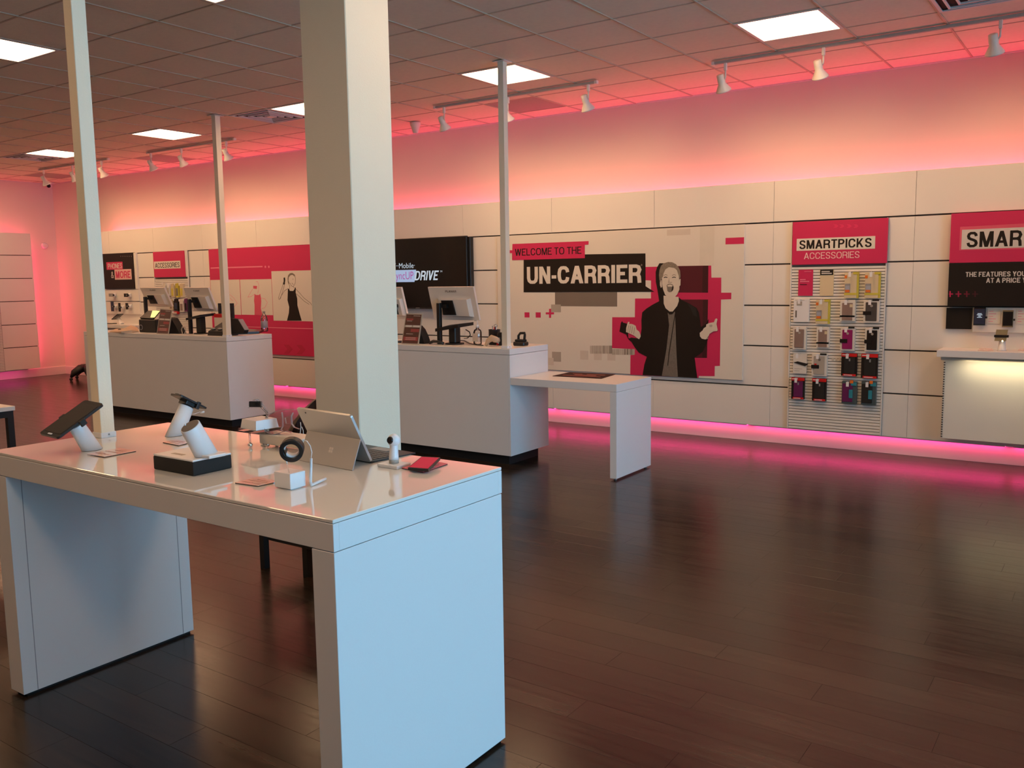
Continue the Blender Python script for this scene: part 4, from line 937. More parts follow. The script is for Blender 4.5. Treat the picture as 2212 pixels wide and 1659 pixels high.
# ================================================================== COUNTER EQUIPMENT
def monitor(px, y, ztop_px, label, w=.40, h=.30, lean=.10, shift=0, group='counter monitors', txt=True, tray=True, yaw=.0):
    """white display seen from behind; px,py give the top-left corner of its back"""
    A = at_y(px[0], px[1], y); Bp = at_y(px[2], px[3], y)      # top-left, top-right
    x0, x1, zt = A.x, Bp.x, (A.z + Bp.z) / 2; zb = zt - h; cx = (x0 + x1) / 2
    sk = shift
    t = thing('monitor', label, 'monitor', (cx, y, ZC), group)
    q = [(x0 + sk, y + lean, zb), (x1 + sk, y + lean, zb), (x1, y, zt), (x0, y, zt)]
    build(MB().slab([Vector(p) for p in q], (0, .022, .004)), 'back_shell', M_offw, t)
    def on(u, v, o=0): p = Vector(q[0]).lerp(Vector(q[1]), u).lerp(Vector(q[3]).lerp(Vector(q[2]), u), v); return p + Vector((0, -o, 0))
    mbx = MB(); a0 = [on(.18, .10), on(.9, .10), on(.9, .66), on(.18, .66)]; a1 = [on(.24, .13, .04), on(.86, .13, .04), on(.86, .62, .04), on(.24, .62, .04)]
    mbx.hexa(a0 + a1); build(mbx, 'back_bulge', M_offw, t)
    build(MB().slab([on(.30, .16, .052), on(.58, .16, .052), on(.56, .60, .052), on(.32, .60, .052)], (0, .012, 0)), 'mount_plate', M_black, t)
    mbx = MB(); n_ = Vector((0, .024, .004)); mbx.slab([on(.02, .03) + n_, on(.98, .03) + n_, on(.98, .97) + n_, on(.02, .97) + n_], (0, .001, 0)); build(mbx, 'screen', M_glossblack, t)
    # pole, arm, tray, base
    pc = on(.34, .4, .10); cxp = pc.x
    build(MB().box(cxp - .03, cxp + .008, pc.y - .015, pc.y + .02, ZC, zt - h * .47, bev=.003), 'pole', M_black, t)
    build(MB().box(cxp - .03, cxp + .06, pc.y + .018, pc.y + .055, zt - h * .62, zt - h * .52), 'arm', M_black, t)
    if tray:
        tz = zb - .035
        build(MB().slab([Vector((cxp - .02, pc.y - .05, tz - .035)), Vector((cxp + .24, pc.y - .05, tz + .005)), Vector((cxp + .27, pc.y + .14, tz + .02)), Vector((cxp + .0, pc.y + .14, tz - .01))], (0, 0, -.028)), 'keyboard_tray', M_black, t)
        build(MB().box(cxp + .09, cxp + .17, pc.y - .0, pc.y + .08, ZC + .012, tz - .02, bev=.008), 'base_post', M_black, t)
    build(MB().tube([(cxp + .13, pc.y + .04, ZC), (cxp + .13, pc.y + .04, ZC + .012)], .085, 20), 'base', M_black, t)
    if txt:
        a = on(.38, .84, .001); b = on(.62, .90, .001); block('PLANAR', a.x, b.x, a.z, b.z, a.y - .006, M_g1, t, t=.18)
    return t
monitor((924, 619, 1022, 621), 6.22, 0, 'white monitor seen from behind in front of the television', h=.300, shift=-.012)
monitor((838, 620, 866, 622), 6.22, 0, 'white monitor mostly hidden by the big column, only its right edge showing', h=.30, shift=-.01, txt=False, tray=False)
monitor((302, 621, 354, 622), 6.46, 0, 'white monitor seen from behind, left one on the far counter', h=.235, shift=.0, tray=False)
monitor((396, 621, 449, 622), 6.30, 0, 'white monitor seen from behind, right one on the far counter', h=.275, shift=.01)
def leaning_board(pts, y0, y1, label, back, group='leaning price boards'):
    """double sided leaflet easel; px corners bl, br, tr, tl"""
    q = [at_y(pts[0][0], pts[0][1], y0), at_y(pts[1][0], pts[1][1], y0), at_y(pts[2][0], pts[2][1], y1), at_y(pts[3][0], pts[3][1], y1)]
    for p in q[:2]: p.z = ZC + .002
    t = thing('price_board', label, 'sign', (q[0] + q[1]) / 2, group)
    build(MB().slab(q, (0, .006, .0)), 'frame', M_g2, t)
    def on(u, v, o=.001): return q[0].lerp(q[1], u).lerp(q[3].lerp(q[2], u), v) + Vector((0, -o, 0))
    def quad(n, u0, u1, v0, v1, m, o=.002): build(MB().slab([on(u0, v0, o), on(u1, v0, o), on(u1, v1, o), on(u0, v1, o)], (0, .002, 0)), n, m, t)
    dk = mat('dark_red_leaflet', (.07, .012, .010), .35, var=.4, scale=30); md = mat('mid_red_leaflet', (.30, .03, .035), .4, var=.2, scale=30)
    quad('upper_panel', .05, .94, .62, .97, dk); quad('lower_panel', .05, .94, .03, .55, dk)
    quad('pale_strip', .12, .46, .56, .62, M_label); quad('pale_strip', .55, .93, .56, .62, M_label)
    quad('red_strip', .08, .92, .12, .24, md, .003); quad('red_strip', .45, .93, .40, .50, md, .003); quad('red_strip', .1, .5, .78, .84, md, .003)
    mbx = MB()
    for (u0, u1, v0) in ((.2, .8, .20), (.2, .8, .15), (.15, .45, .75), (.5, .9, .92), (.2, .6, .33)): mbx.slab([on(u0, v0, .004), on(u1, v0, .004), on(u1, v0 + .012, .004), on(u0, v0 + .012, .004)], (0, .001, 0))
    build(mbx, 'print_lines', M_label, t)
    if back: yb_ = y0 + .20; build(MB().poly([(lambda q_: (q_.x, max(q_.z, ZC)))(at_y(u_, v_, yb_)) for u_, v_ in back], yb_, .09), 'black_wedge', M_matblack, t)
    return t
leaning_board([(867, 740), (904, 742.5), (913, 678), (877, 677)], 6.03, 6.12, 'dark red price board leaning on the right counter beside the column', [(902, 744), (906, 703), (912, 703), (919, 711), (926, 726), (931, 744)])
leaning_board([(338, 716), (363.5, 718), (372, 669), (346, 667)], 6.07, 6.17, 'dark red price board leaning on the far left counter', [(364, 720), (370, 692), (378, 685), (385, 688), (394, 703), (403, 720)])
# handset cable on right counter
mb = MB().tube([at_z(928, 741, ZC + .012), at_z(936, 737, ZC + .03), at_z(948, 738, ZC + .03), at_z(958, 742, ZC + .014)], [.012, .014, .012, .014], 8)
tag(build(mb, 'handset', M_black), 'black handset lying on the right counter behind the price board', 'handset')
mb = MB(); pts = [at_z(990, 735, ZC + .006), at_z(1003, 736, ZC + .006), at_z(1015, 742, ZC + .006), at_z(1030, 745, ZC + .006), at_z(1044, 746, ZC + .006)]
tag(build(mb.tube(pts, .0045, 6), 'cable', M_black), 'black cable running along the right counter top', 'cable')
mb = MB().tube([at_y(1006, 712, 6.33), at_y(1014, 717, 6.33), at_y(1016, 724, 6.33), at_y(1010, 730, 6.33), at_z(1003, 731, ZC + .01)], .005, 6)
tag(build(mb, 'cable', M_black), 'black cable looping down behind the right monitor base', 'cable')
# sanitizer
p = at_z(1032, 744, ZC); c = Vector((p.x, p.y, ZC))
t = thing('sanitizer_bottle', 'clear pump bottle of hand sanitizer on the right counter', 'bottle', c)
build(MB()._lathe(c, [(.034, 0), (.038, .01), (.038, .11), (.03, .13), (.014, .14), (.014, .15)], 16, None, Vector((0, 0, 1))), 'bottle', M_bottle, t)
build(MB().box(c.x - .028, c.x + .028, c.y - .0395, c.y - .036, ZC + .03, ZC + .10), 'label', M_g3, t)
build(MB().tube([c + Vector((0, 0, .15)), c + Vector((0, 0, .175)), c + Vector((0, 0, .178))], [.014, .014, .006], 12).tube([c + Vector((0, 0, .178)), c + Vector((0, 0, .21)), c + Vector((-.03, 0, .212))], .005, 8), 'pump', M_white, t)
# pen cup
p = at_z(1054, 746, ZC); c = Vector((p.x, p.y + .10, ZC))
t = thing('pen_cup', 'black mesh pen cup on the right counter beside the slim post', 'cup', c)
build(MB()._lathe(c, [(.05, 0), (.052, .13), (.054, .135), (.047, .135), (.045, .01)], 20, None, Vector((0, 0, 1))), 'cup', M_black, t)
for dx, hh, mm in ((-.02, .165, M_grey), (.0, .155, M_redbox), (.025, .175, M_white), (.012, .16, M_blue)): build(MB().tube([c + Vector((dx * .5, 0, .012)), c + Vector((dx, 0, hh))], .0045, 8), 'pen', mm, t)
build(MB().tube([c + Vector((.015 + .016 * math.cos(a_), 0, .165 + .014 * math.sin(a_))) for a_ in [k * math.pi / 5 for k in range(11)]], .003, 6), 'scissor_handle', M_grey, t)
# scanner
p = at_z(1046, 748, ZC); q = at_z(1072, 747, ZC)
t = thing('barcode_scanner', 'beige handheld scanner lying on the right counter edge', 'scanner', (p + q) / 2)
build(MB().tube([Vector((p.x + .0, p.y + .02, ZC + .002)), Vector((p.x + .02, p.y + .03, ZC + .045)), Vector((p.x + .055, p.y + .04, ZC + .07)), Vector((p.x + .085, p.y + .04, ZC + .06)), Vector((q.x - .0, q.y + .03, ZC + .045))], [.012, .022, .03, .028, .022], 12), 'body', M_beige, t)
build(MB().tube([Vector((q.x - .005, q.y + .03, ZC + .045)), Vector((q.x + .01, q.y + .03, ZC + .043))], [.024, .026], 12), 'nose', M_offw, t)
p = at_z(1079, 747, ZC)
t = thing('tape_dispenser', 'small black and red dispenser against the slim post', 'dispenser', (p.x, p.y + .04, ZC))
build(MB().box(p.x - .03, p.x + .02, p.y + .02, p.y + .08, ZC, ZC + .07, bev=.008), 'body', M_black, t); build(MB().tube([(p.x - .01, p.y + .03, ZC + .085), (p.x - .01, p.y + .07, ZC + .085)], .03, 14), 'roll', M_black, t)
build(MB().box(p.x - .06, p.x - .032, p.y + .035, p.y + .06, ZC, ZC + .05, bev=.004), 'red_tab', M_redbox, t)
# hole punch with loop handle
p = at_z(1106, 747, ZC); q = at_z(1137, 746.5, ZC); y = p.y + .05; xa, xb = p.x + .0, at_y(1137, 740, y).x
t = thing('hole_punch', 'black device with a loop handle on the right counter corner', 'punch', ((xa + xb) / 2, y, ZC))
build(MB().box(xa, xb, y - .04, y + .04, ZC, ZC + .035, bev=.008), 'base', M_black, t); build(MB().box(xa + .012, xb - .012, y - .03, y + .03, ZC + .035, ZC + .055, bev=.006), 'body', M_matblack, t)
build(MB().tube([(xa + .035, y, ZC + .05), (xa + .035, y, ZC + .085), (xa + .055, y, ZC + .108), (xa + .10, y, ZC + .110), (xb - .015, y, ZC + .095), (xb - .02, y, ZC + .05)], .011, 8), 'handle', M_matblack, t)
# ---- far counter
y = 6.20; a = at_y(299, 690, y); b = at_y(337, 716, y)
t = thing('receipt_printer', 'black printer with a lit yellow display on the far left counter', 'printer', ((a.x + b.x) / 2, y + .08, ZC))
pb_ = build(MB().box(a.x, b.x, y, y + .13, ZC, a.z, bev=.008), 'body', M_black, t)
q = [at_y(302, 686, y + .02), at_y(330, 688, y + .02), at_y(344, 671, y + .14), at_y(320, 671, y + .14)]
build(MB().slab(q, (0, .01, -.02)), 'lid', M_black, t)
q = [at_y(325.5, 686, y + .018), at_y(334, 686, y + .018), at_y(345.5, 672, y + .132), at_y(330, 671.5, y + .132)]
build(MB().slab([v_ + Vector((0, -.004, .004)) for v_ in q], (0, .003, -.003)), 'lit_display', M_scryel, t)
build(MB().tube([(a.x + .05 + .03 * math.cos(k * math.pi / 5), y - .006, ZC + .06 + .03 * math.sin(k * math.pi / 5)) for k in range(11)], .004, 6), 'power_cord', M_grey, t)
pts = [at_z(394, 720, ZC + .01), at_y(392, 712, 6.09), at_y(394, 706, 6.09), at_y(400, 708, 6.09), at_y(401, 715, 6.09), at_z(399, 721, ZC + .008), at_z(408, 721, ZC + .008)]
tag(build(MB().tube(pts, .006, 6), 'cable', M_g2), 'pale looped cable on the far left counter', 'cable')
y = 6.12; a = at_y(447, 702, y); b = at_y(482, 722, y)
t = thing('card_terminal', 'black card terminal unit left of the post on the far counter', 'terminal', ((a.x + b.x) / 2, y + .08, ZC))
build(MB().hexa([(a.x, y, ZC), (b.x, y, ZC), (b.x, y + .2, ZC), (a.x, y + .2, ZC), (a.x + .02, y, ZC + .05), (b.x, y, ZC + .05), (b.x, y + .18, ZC + .16), (a.x + .08, y + .18, ZC + .16)]), 'body', M_black, t)
for k in range(2): build(MB().ball((a.x + .07 + k * .11, y + .03, ZC + .075), .022, sc=(1.5, 1, .6)), 'control_knob', M_grey, t)
y = 6.33; a = at_y(462, 680, y); b = at_y(480, 692, y)
t = thing('red_box', 'small red and white box behind the card terminal', 'box', ((a.x + b.x) / 2, y, ZC))
build(MB().box(a.x, b.x, y, y + .06, ZC, a.z - .03, bev=.002), 'box', M_offw, t); build(MB().box(a.x - .002, b.x + .002, y - .002, y + .062, a.z - .03, a.z + .01, bev=.002), 'lid', M_redbox, t)
y = 6.40; a = at_y(470, 655, y); b = at_y(501, 655, y)
t = thing('small_monitor', 'small black framed screen half hidden by the post on the far counter', 'monitor', ((a.x + b.x) / 2, y, ZC))
mb = MB(); mb.box(a.x, a.x + .05, y, y + .03, ZC + .12, a.z, bev=.003); mb.box(b.x - .03, b.x, y, y + .03, ZC + .12, a.z, bev=.003); mb.box(a.x + .05, b.x - .03, y, y + .03, ZC + .12, ZC + .15); mb.box(a.x + .05, b.x - .03, y, y + .03, a.z - .03, a.z); build(mb, 'frame', M_black, t)
build(MB().box(a.x + .05, b.x - .03, y + .01, y + .02, ZC + .15, a.z - .03), 'screen', M_glossblack, t); build(MB().box((a.x + b.x) / 2 - .04, (a.x + b.x) / 2 + .04, y + .0, y + .06, ZC, ZC + .125, bev=.006), 'stand', M_black, t)
y = 6.22; pr_ = [at_y(u_, v_, y) for u_, v_ in ((499, 721), (525, 721), (528, 713), (514, 690), (499, 688))]
t = thing('open_case', 'dark wedge shaped case right of the post on the far counter', 'case', (pr_[0].x + .1, y, ZC))
build(MB().poly([(p.x, max(ZC, p.z)) for p in pr_], y + .06, .06), 'body', M_matblack, t)
build(MB().poly([(pr_[2].x, pr_[2].z), (pr_[2].x + .006, pr_[2].z), (pr_[3].x + .008, pr_[3].z + .002), (pr_[3].x, pr_[3].z)], y + .06, .06), 'edge', M_grey, t)
q = [at_z(508, 723, ZC), at_z(560, 721, ZC), at_z(570, 717, ZC), at_z(528, 715, ZC)]
t = thing('closed_laptop', 'closed black laptop lying at the right end of the far counter', 'laptop', (q[0] + q[2]) / 2)
build(MB().slab([v_ + Vector((0, 0, .022)) for v_ in q], (0, 0, -.020)), 'body', M_black, t); build(MB().slab([v_ + Vector((0, 0, .027)) for v_ in q], (0, 0, -.005)), 'lid', mat('brown_black_lid', (.04, .025, .018), .25), t)
p = at_z(557, 717, ZC); c = Vector((p.x, p.y + .10, ZC + .0))
t = thing('water_bottle', 'clear plastic water bottle on the far left counter', 'bottle', c)
build(MB()._lathe(c, [(.036, 0), (.04, .01), (.04, .07), (.037, .08), (.04, .09), (.04, .14), (.036, .17), (.022, .195), (.014, .21), (.014, .22)], 18, None, Vector((0, 0, 1))), 'bottle', M_bottle, t)
build(MB()._lathe(c, [(.0405, .045), (.0412, .046), (.0412, .12), (.0405, .121)], 18, None, Vector((0, 0, 1))), 'label', mat('pale_mauve_label', (.45, .40, .44), .4), t)
build(MB().tube([c + Vector((0, 0, .218)), c + Vector((0, 0, .238))], .016, 12), 'cap', M_g2, t)
mb = MB(); pts = [at_z(u, v_, ZC + .004) for u, v_ in ((236, 717), (262, 719), (285, 718.5), (300, 716), (297, 710), (283, 707), (266, 711), (250, 713))]
vs_ = [mb.bm.verts.new(p + Vector((0, 0, .004 + .012 * (k % 3)))) for k, p in enumerate(pts)]; cv = mb.bm.verts.new(sum(pts, Vector()) / len(pts) + Vector((0, 0, .03)))
lo = [mb.bm.verts.new(Vector((p.x, p.y, ZC + .001))) for p in pts]
for k in range(len(pts)): mb.bm.faces.new((vs_[k], vs_[(k + 1) % 8], cv)); mb.bm.faces.new((lo[k], lo[(k + 1) % 8], vs_[(k + 1) % 8], vs_[k]))
mb.bm.faces.new(lo[::-1])
tag(build(mb, 'crumpled_paper', M_beige), 'crumpled beige paper at the left end of the far counter', 'paper')
p = at_z(259, 716, ZC); tag(build(MB().ball((p.x, p.y, ZC + .018), .018, sc=(1.9, 1, .9)), 'mouse', M_black), 'small black mouse beside the crumpled paper', 'mouse')

# ================================================================== THINGS BEHIND THE TABLE
c = Vector((-3.62, 3.30, 0))
t = thing('bar_stool', 'dark brown bar stool with rounded back behind the display table', 'stool', c)
for (dx, dy) in ((.09, -.17), (-.22, -.20), (.15, .14), (-.16, .16)):
    build(MB().box(c.x + dx - .018, c.x + dx + .018, c.y + dy - .018, c.y + dy + .018, 0, .60), 'leg', M_matblack, t)
build(MB().box(c.x - .20, c.x + .17, c.y - .19, c.y + .18, .16, .18), 'foot_rest', M_matblack, t)
build(MB().box(c.x - .15, c.x + .27, c.y - .19, c.y + .16, .60, .68, bev=.03, seg=3), 'seat', M_dkbrn, t)
mb = MB(); ring = []
for k in range(13):
    a_ = -.2 + k * (math.pi + .4) / 12; ring.append(Vector((c.x + .06 + .22 * math.cos(a_), c.y + .0 + .17 * math.sin(a_), 0)))
for k in range(12):
    h0 = .73 + .245 * math.sin(math.pi * k / 12); h1 = .73 + .245 * math.sin(math.pi * (k + 1) / 12)
    p0, p1 = ring[k], ring[k + 1]; n0 = (p0 - Vector((c.x + .06, c.y + .0, 0))).normalized() * .03; n1 = (p1 - Vector((c.x + .06, c.y + .0, 0))).normalized() * .03
    z_ = Vector((0, 0, 1)); mb.hexa([p0 + z_ * .62, p1 + z_ * .62, p1 + n1 + z_ * .62, p0 + n0 + z_ * .62, p0 + z_ * h0, p1 + z_ * h1, p1 + n1 + z_ * h1, p0 + n0 + z_ * h0])
build(mb, 'backrest', M_dkbrn, t)
# side table at the left edge
zt_ = .75; a = at_z(32.5, 877, zt_)
t = thing('side_table', 'white topped table with black metal frame at the left picture edge', 'table', (a.x - .5, a.y + .3, 0))
a.y -= .6
build(B(a.x - 1.1, a.x, a.y, a.y + .6, zt_ - .03, zt_, bev=.002), 'tabletop', M_panel, t)
mb = MB(); mb.box(a.x - 1.09, a.x - .01, a.y + .01, a.y + .05, zt_ - .075, zt_ - .03); mb.box(a.x - 1.09, a.x - .01, a.y + .55, a.y + .59, zt_ - .075, zt_ - .03); mb.box(a.x - .05, a.x - .01, a.y + .05, a.y + .55, zt_ - .075, zt_ - .03); build(mb, 'frame_rail', M_black, t)
for dx, dy in ((-.05, .01), (-1.09, .01), (-.05, .55), (-1.09, .55)): build(B(a.x + dx, a.x + dx + .04, a.y + dy, a.y + dy + .04, 0, zt_ - .075), 'leg', M_black, t)
tag(build(MB().box(a.x - .40, a.x - .13, a.y + .40, a.y + .52, zt_, zt_ + .055, bev=.02, seg=3), 'black_case', M_black), 'rounded black case on the side table at the left edge', 'case')
# black wheeled chair foot behind the far counter
c = Vector((-14.16, 7.98, 0))
t = thing('wheeled_base', 'low black wheeled base peeking out beside the far counter', 'wheeled base', c)
for k in range(5):
    a_ = 2 * math.pi * k / 5 + 3.3; d_ = Vector((math.cos(a_), math.sin(a_), 0))
    build(MB().tube([c + Vector((0, 0, .20)), c + d_ * .12 + Vector((0, 0, .19)), c + d_ * .22 + Vector((0, 0, .13)), c + d_ * .27 + Vector((0, 0, .06))], [.06, .07, .055, .02], 8), 'spoke', M_black, t)
    build(MB().ball(c + d_ * .27 + Vector((0, 0, .028)), .028), 'caster', M_black, t)
build(MB().ball(c + Vector((0, 0, .2)), .10, sc=(1, 1, .5)), 'hub', M_black, t)

# ================================================================== ON THE DISPLAY TABLE
def oval_stand(c0, c1, r0, r1, name, label, top_m=None):
    c0 = Vector(c0); c1 = Vector(c1); ax = (c1 - c0).normalized()
    t = thing(name, label, 'display stand', c0)
    side = Vector((0, 1, 0)) - ax * ax.y; side.normalize(); w_ = ax.cross(side)
    mb = MB(); seg = 28; rings = []
    zb = c0.z + .0015
    for k_, (c_, r_) in enumerate(((c0, r0), (c0.lerp(c1, .5), (r0 + r1) / 2), (c0.lerp(c1, .985), r1), (c1, r1 * .96))):
        ring = []
        for k in range(seg):
            p = c_ + side * (r_ * math.cos(2 * math.pi * k / seg)) + w_ * (r_ * .82 * math.sin(2 * math.pi * k / seg))
            if k_ == 0: p = p + ax * ((zb - p.z) / ax.z)
            ring.append(mb.bm.verts.new(p))
        rings.append(ring)
    for a_, b_ in zip(rings, rings[1:]):
        for k in range(seg):
            f = mb.bm.faces.new((a_[k], a_[(k + 1) % seg], b_[(k + 1) % seg], b_[k])); f.smooth = True
    mb.bm.faces.new(rings[0]); mb.bm.faces.new(rings[-1])
    build(mb, 'stand', M_white, t)
    mb = MB()
    ring = [mb.bm.verts.new(c1 + ax * .0015 + side * (r1 * .9 * math.cos(2 * math.pi * k / seg)) + w_ * (r1 * .74 * math.sin(2 * math.pi * k / seg))) for k in range(seg)]
    ring2 = [mb.bm.verts.new(v_.co - ax * .003) for v_ in ring]
    mb.bm.faces.new(ring)
    for k in range(seg): mb.bm.faces.new((ring[k], ring[(k + 1) % seg], ring2[(k + 1) % seg], ring2[k]))
    build(mb, 'top_cap', top_m or M_grey, t)
    return t, ax, side, w_
# tablet on stand, left
AXN = Vector((.045, -.492, .869)).normalized()
def fit_len(b0, ax, px, py):
    best = None
    for k in range(30, 220):
        q = proj(b0 + ax * (k * .001)); e = (q[0] - px) ** 2 + (q[1] - py) ** 2
        if best is None or e < best[0]: best = (e, k * .001)
    return best[1]
Q = [Vector(p) for p in ((-3.219, 1.617, 1.0350), (-3.096, 1.6185, 1.0295), (-3.094, 1.797, 1.1295), (-3.217, 1.7955, 1.135))]
nrm = AXN.copy()
cen = sum(Q, Vector()) / 4
top = cen - nrm * .027; b0 = top - nrm * ((top.z - ZT) / nrm.z)
t, ax, sd, ww = oval_stand((b0.x, b0.y, ZT), top, .034, .029, 'tablet_stand', 'white slanted stand with a black tablet, nearest the slim table post')
e1 = (Q[3] - Q[0]).normalized(); e2 = (Q[1] - Q[0]).normalized()
def rslab(mbx, c, e1, e2, n, a, b, th, rad, m=None, seg=4):
    pts = []
    for sx, sy, st in ((1, 1, 0), (-1, 1, 1), (-1, -1, 2), (1, -1, 3)):
        for k in range(seg + 1):
            an = math.pi / 2 * (st + k / seg)
            pts.append(c + e1 * (sx * (a - rad) + rad * math.cos(an)) + e2 * (sy * (b - rad) + rad * math.sin(an)))
    mi = mbx._mi(m)
    A_ = [mbx.bm.verts.new(p + n * th / 2) for p in pts]; B_ = [mbx.bm.verts.new(p - n * th / 2) for p in pts]
    mbx.bm.faces.new(A_).material_index = mi; mbx.bm.faces.new(B_[::-1]).material_index = mi
    for k in range(len(pts)): mbx.bm.faces.new((A_[k], B_[k], B_[(k + 1) % len(pts)], A_[(k + 1) % len(pts)])).material_index = mi
    return mbx
la, lb = (Q[3] - Q[0]).length / 2, (Q[1] - Q[0]).length / 2
e2 = nrm.cross(e1).normalized()
tb = build(rslab(MB(), cen, e1, e2, nrm, la, lb, .009, .012), 'tablet', M_black, t)
build(rslab(MB(), cen + nrm * .0048, e1, e2, nrm, la - .018, lb - .008, .001, .003), 'screen', mat('dull_black_screen', (.02, .016, .013), .35), tb)
hb = cen + nrm * .0055 - e1 * (la - .009)
build(rslab(MB(), hb, e2, -e1, nrm, .013, .0035, .0012, .003), 'home_button', M_white, tb)
build(MB().box(0, 0, 0, 0, 0, 0) if False else rslab(MB(), cen - nrm * .012, e1, e2, nrm, .032, .03, .014, .006), 'clamp_bracket', M_black, t)
p_ = cen - e2 * 0
build(rslab(MB(), cen - e2 * (lb + .004) - nrm * .006, e1, e2, nrm, .012, .005, .022, .003), 'clamp_jaw', M_black, t); build(rslab(MB(), cen + e2 * (lb + .004) - nrm * .006, e1, e2, nrm, .012, .005, .022, .003), 'clamp_jaw', M_black, t)
# phone stand at the back, edge on
b0 = at_z(377, 941, ZT); ax2 = Vector((.0, .5, .866)); c1 = b0 + ax2 * fit_len(b0, ax2, 411, 882); dd = dep(c1)
t, ax, sd, ww = oval_stand((b0.x, b0.y, ZT), c1, .036, .031, 'phone_stand', 'white slanted stand at the back of the table with a black phone seen edge on')
n_ = ax2.copy(); l1 = Vector((0, .866, -.5)); e2 = n_.cross(l1); pc = c1 + n_ * .024
build(rslab(MB(), pc, l1, e2, n_, .070, .036, .007, .008), 'phone', M_black, t); build(rslab(MB(), pc - n_ * .011 + l1 * .002, l1, e2, n_, .03, .026, .016, .005), 'clamp_bracket', M_black, t)
build(rslab(MB(), pc - n_ * .006 + l1 * .024 - e2 * .034, l1, e2, n_, .008, .006, .030, .003), 'clamp_jaw', M_black, t)
build(MB().tube([at_d(413, 895, dd), at_d(421, 894, dd), at_d(431, 890, dd), at_d(436, 890.5, dd)], .0015, 6).tube([at_d(433, 891, dd), at_d(441, 889.5, dd)], .004, 8), 'charging_cable', M_white, t)
build(rslab(MB(), pc + n_ * .003 - l1 * .062, l1, e2, n_, .006, .01, .008, .003), 'camera_bump', M_black, t)
# empty stand on a black and white plinth
z1_ = ZT + .052
q0 = at_z(418, 1029.5, ZT); qL = at_z(325, 1012, ZT); qR = at_z(494.5, 1012, ZT)
x0b, x1b = (qL.x + at_z(324, 984, z1_).x) / 2, q0.x; y0b = (q0.y + qL.y) / 2; y1b = qR.y
y1b = max(y1b, y0b + .15, at_z(447, 984, z1_).y + .05)
t = thing('display_plinth', 'black square plinth with white top under the empty slanted stand', 'plinth', ((x0b + x1b) / 2, (y0b + y1b) / 2, ZT))
build(B(x0b, x1b, y0b, y1b, ZT, z1_ - .006, bev=.004, seg=2), 'body', M_matblack, t); build(B(x0b + .001, x1b - .001, y0b + .001, y1b - .001, z1_ - .0058, z1_, bev=.001), 'top_plate', M_white, t)
build(B(x0b + .05, x0b + .11, y0b + .035, y0b + .05, z1_, z1_ + .0006), 'print_line', M_g2, t)
b0 = at_z(447, 984, z1_); c1 = b0 + AXN * fit_len(b0, AXN, 409, 921)
t2, ax, sd, ww = oval_stand((b0.x, b0.y, z1_), c1, .037, .034, 'empty_stand', 'empty white slanted stand with a grey top, on the black plinth', mat('taupe_cap', (.17, .13, .10), .3))
build(B(b0.x - .01, b0.x + .06, b0.y - .035, b0.y + .03, z1_ + .0002, z1_ + .010, bev=.002), 'foot_block', M_white, t2)
build(MB().ball(c1 + ax * .003 + Vector((-.012, -.008, .002)), .0035), 'status_light', M_white, t2)
# price / info cards
def info_card(pts, label, z=ZT, m=M_cardpink):
    q = [at_z(u, v_, z) for u, v_ in pts]
    t = thing('info_card', label, 'card', sum(q, Vector()) / 4, 'info cards lying on the display table')
    build(MB().slab([p + Vector((0, 0, .0045)) for p in q], (0, 0, -.0015)), 'card', m, t)
    build(MB().slab([p + Vector((0, 0, .003)) for p in q], (0, 0, -.0028)), 'acrylic_block', M_clear, t)
    mb = MB()
    for (u0, u1, v0, v1) in ((.1, .5, .2, .3), (.55, .9, .2, .26), (.1, .9, .5, .56), (.3, .8, .7, .8)): mb.slab([lerp4(q, *c_) + Vector((0, 0, .0052)) for c_ in ((u0, v0), (u1, v0), (u1, v1), (u0, v1))], (0, 0, -.0006))
    build(mb, 'print', mat('rosy_print_lines', (.62, .33, .29), .3), t)
    return t
info_card([(188, 983), (226, 989), (294, 976), (258, 970)], 'pink info card beside the slim post foot')
info_card([(352, 957), (386, 964), (412, 957), (380, 951)], 'pink info card in front of the edge on phone stand')
info_card([(508, 1045), (557, 1052), (603, 1042), (556, 1033)], 'pink info card left of the white watch block')
info_card([(868, 1013), (914, 1022), (967, 1004), (925, 996)], 'pink info card under the red screened phone', m=mat('bright_pink_card', (.70, .12, .16), .15))
# acrylic riser with white module
r1 = [at_z(u, v_, ZT + .070) for u, v_ in ((514, 925), (550, 932), (608, 922), (570, 915))]
t = thing('acrylic_riser', 'clear acrylic riser carrying the upper white module', 'stand', (r1[0] + r1[2]) / 2 - Vector((0, 0, .070)))
build(MB().slab(r1, (0, 0, -.008)), 'shelf_plate', M_clear, t)
for p in (lerp4(r1, .5, .12), lerp4(r1, .12, .85), lerp4(r1, .9, .5)):
    lg = build(MB().tube([(p.x, p.y, ZT + .010), (p.x, p.y, ZT + .062)], .0035, 10), 'leg', M_clear, t)
    build(MB().ball((p.x, p.y, ZT + .010), .0095), 'ball_foot', M_chrome, lg)
m1 = [lerp4(r1, *c_) for c_ in ((.03, .08), (.95, .08), (.97, .92), (.05, .92))]; up = Vector((0, 0, .034)); cc = sum(m1, Vector()) / 4
t = thing('white_module', 'white tapered box on the clear acrylic riser', 'box', cc)
build(MB().hexa([p + Vector((0, 0, .0005)) for p in m1] + [p.lerp(cc, .10) + up for p in m1]), 'body', M_white, t)
build(MB().slab([p.lerp(cc, .13) + up + Vector((0, 0, .0008)) for p in m1], (0, 0, -.0008)), 'lid', M_white, t)
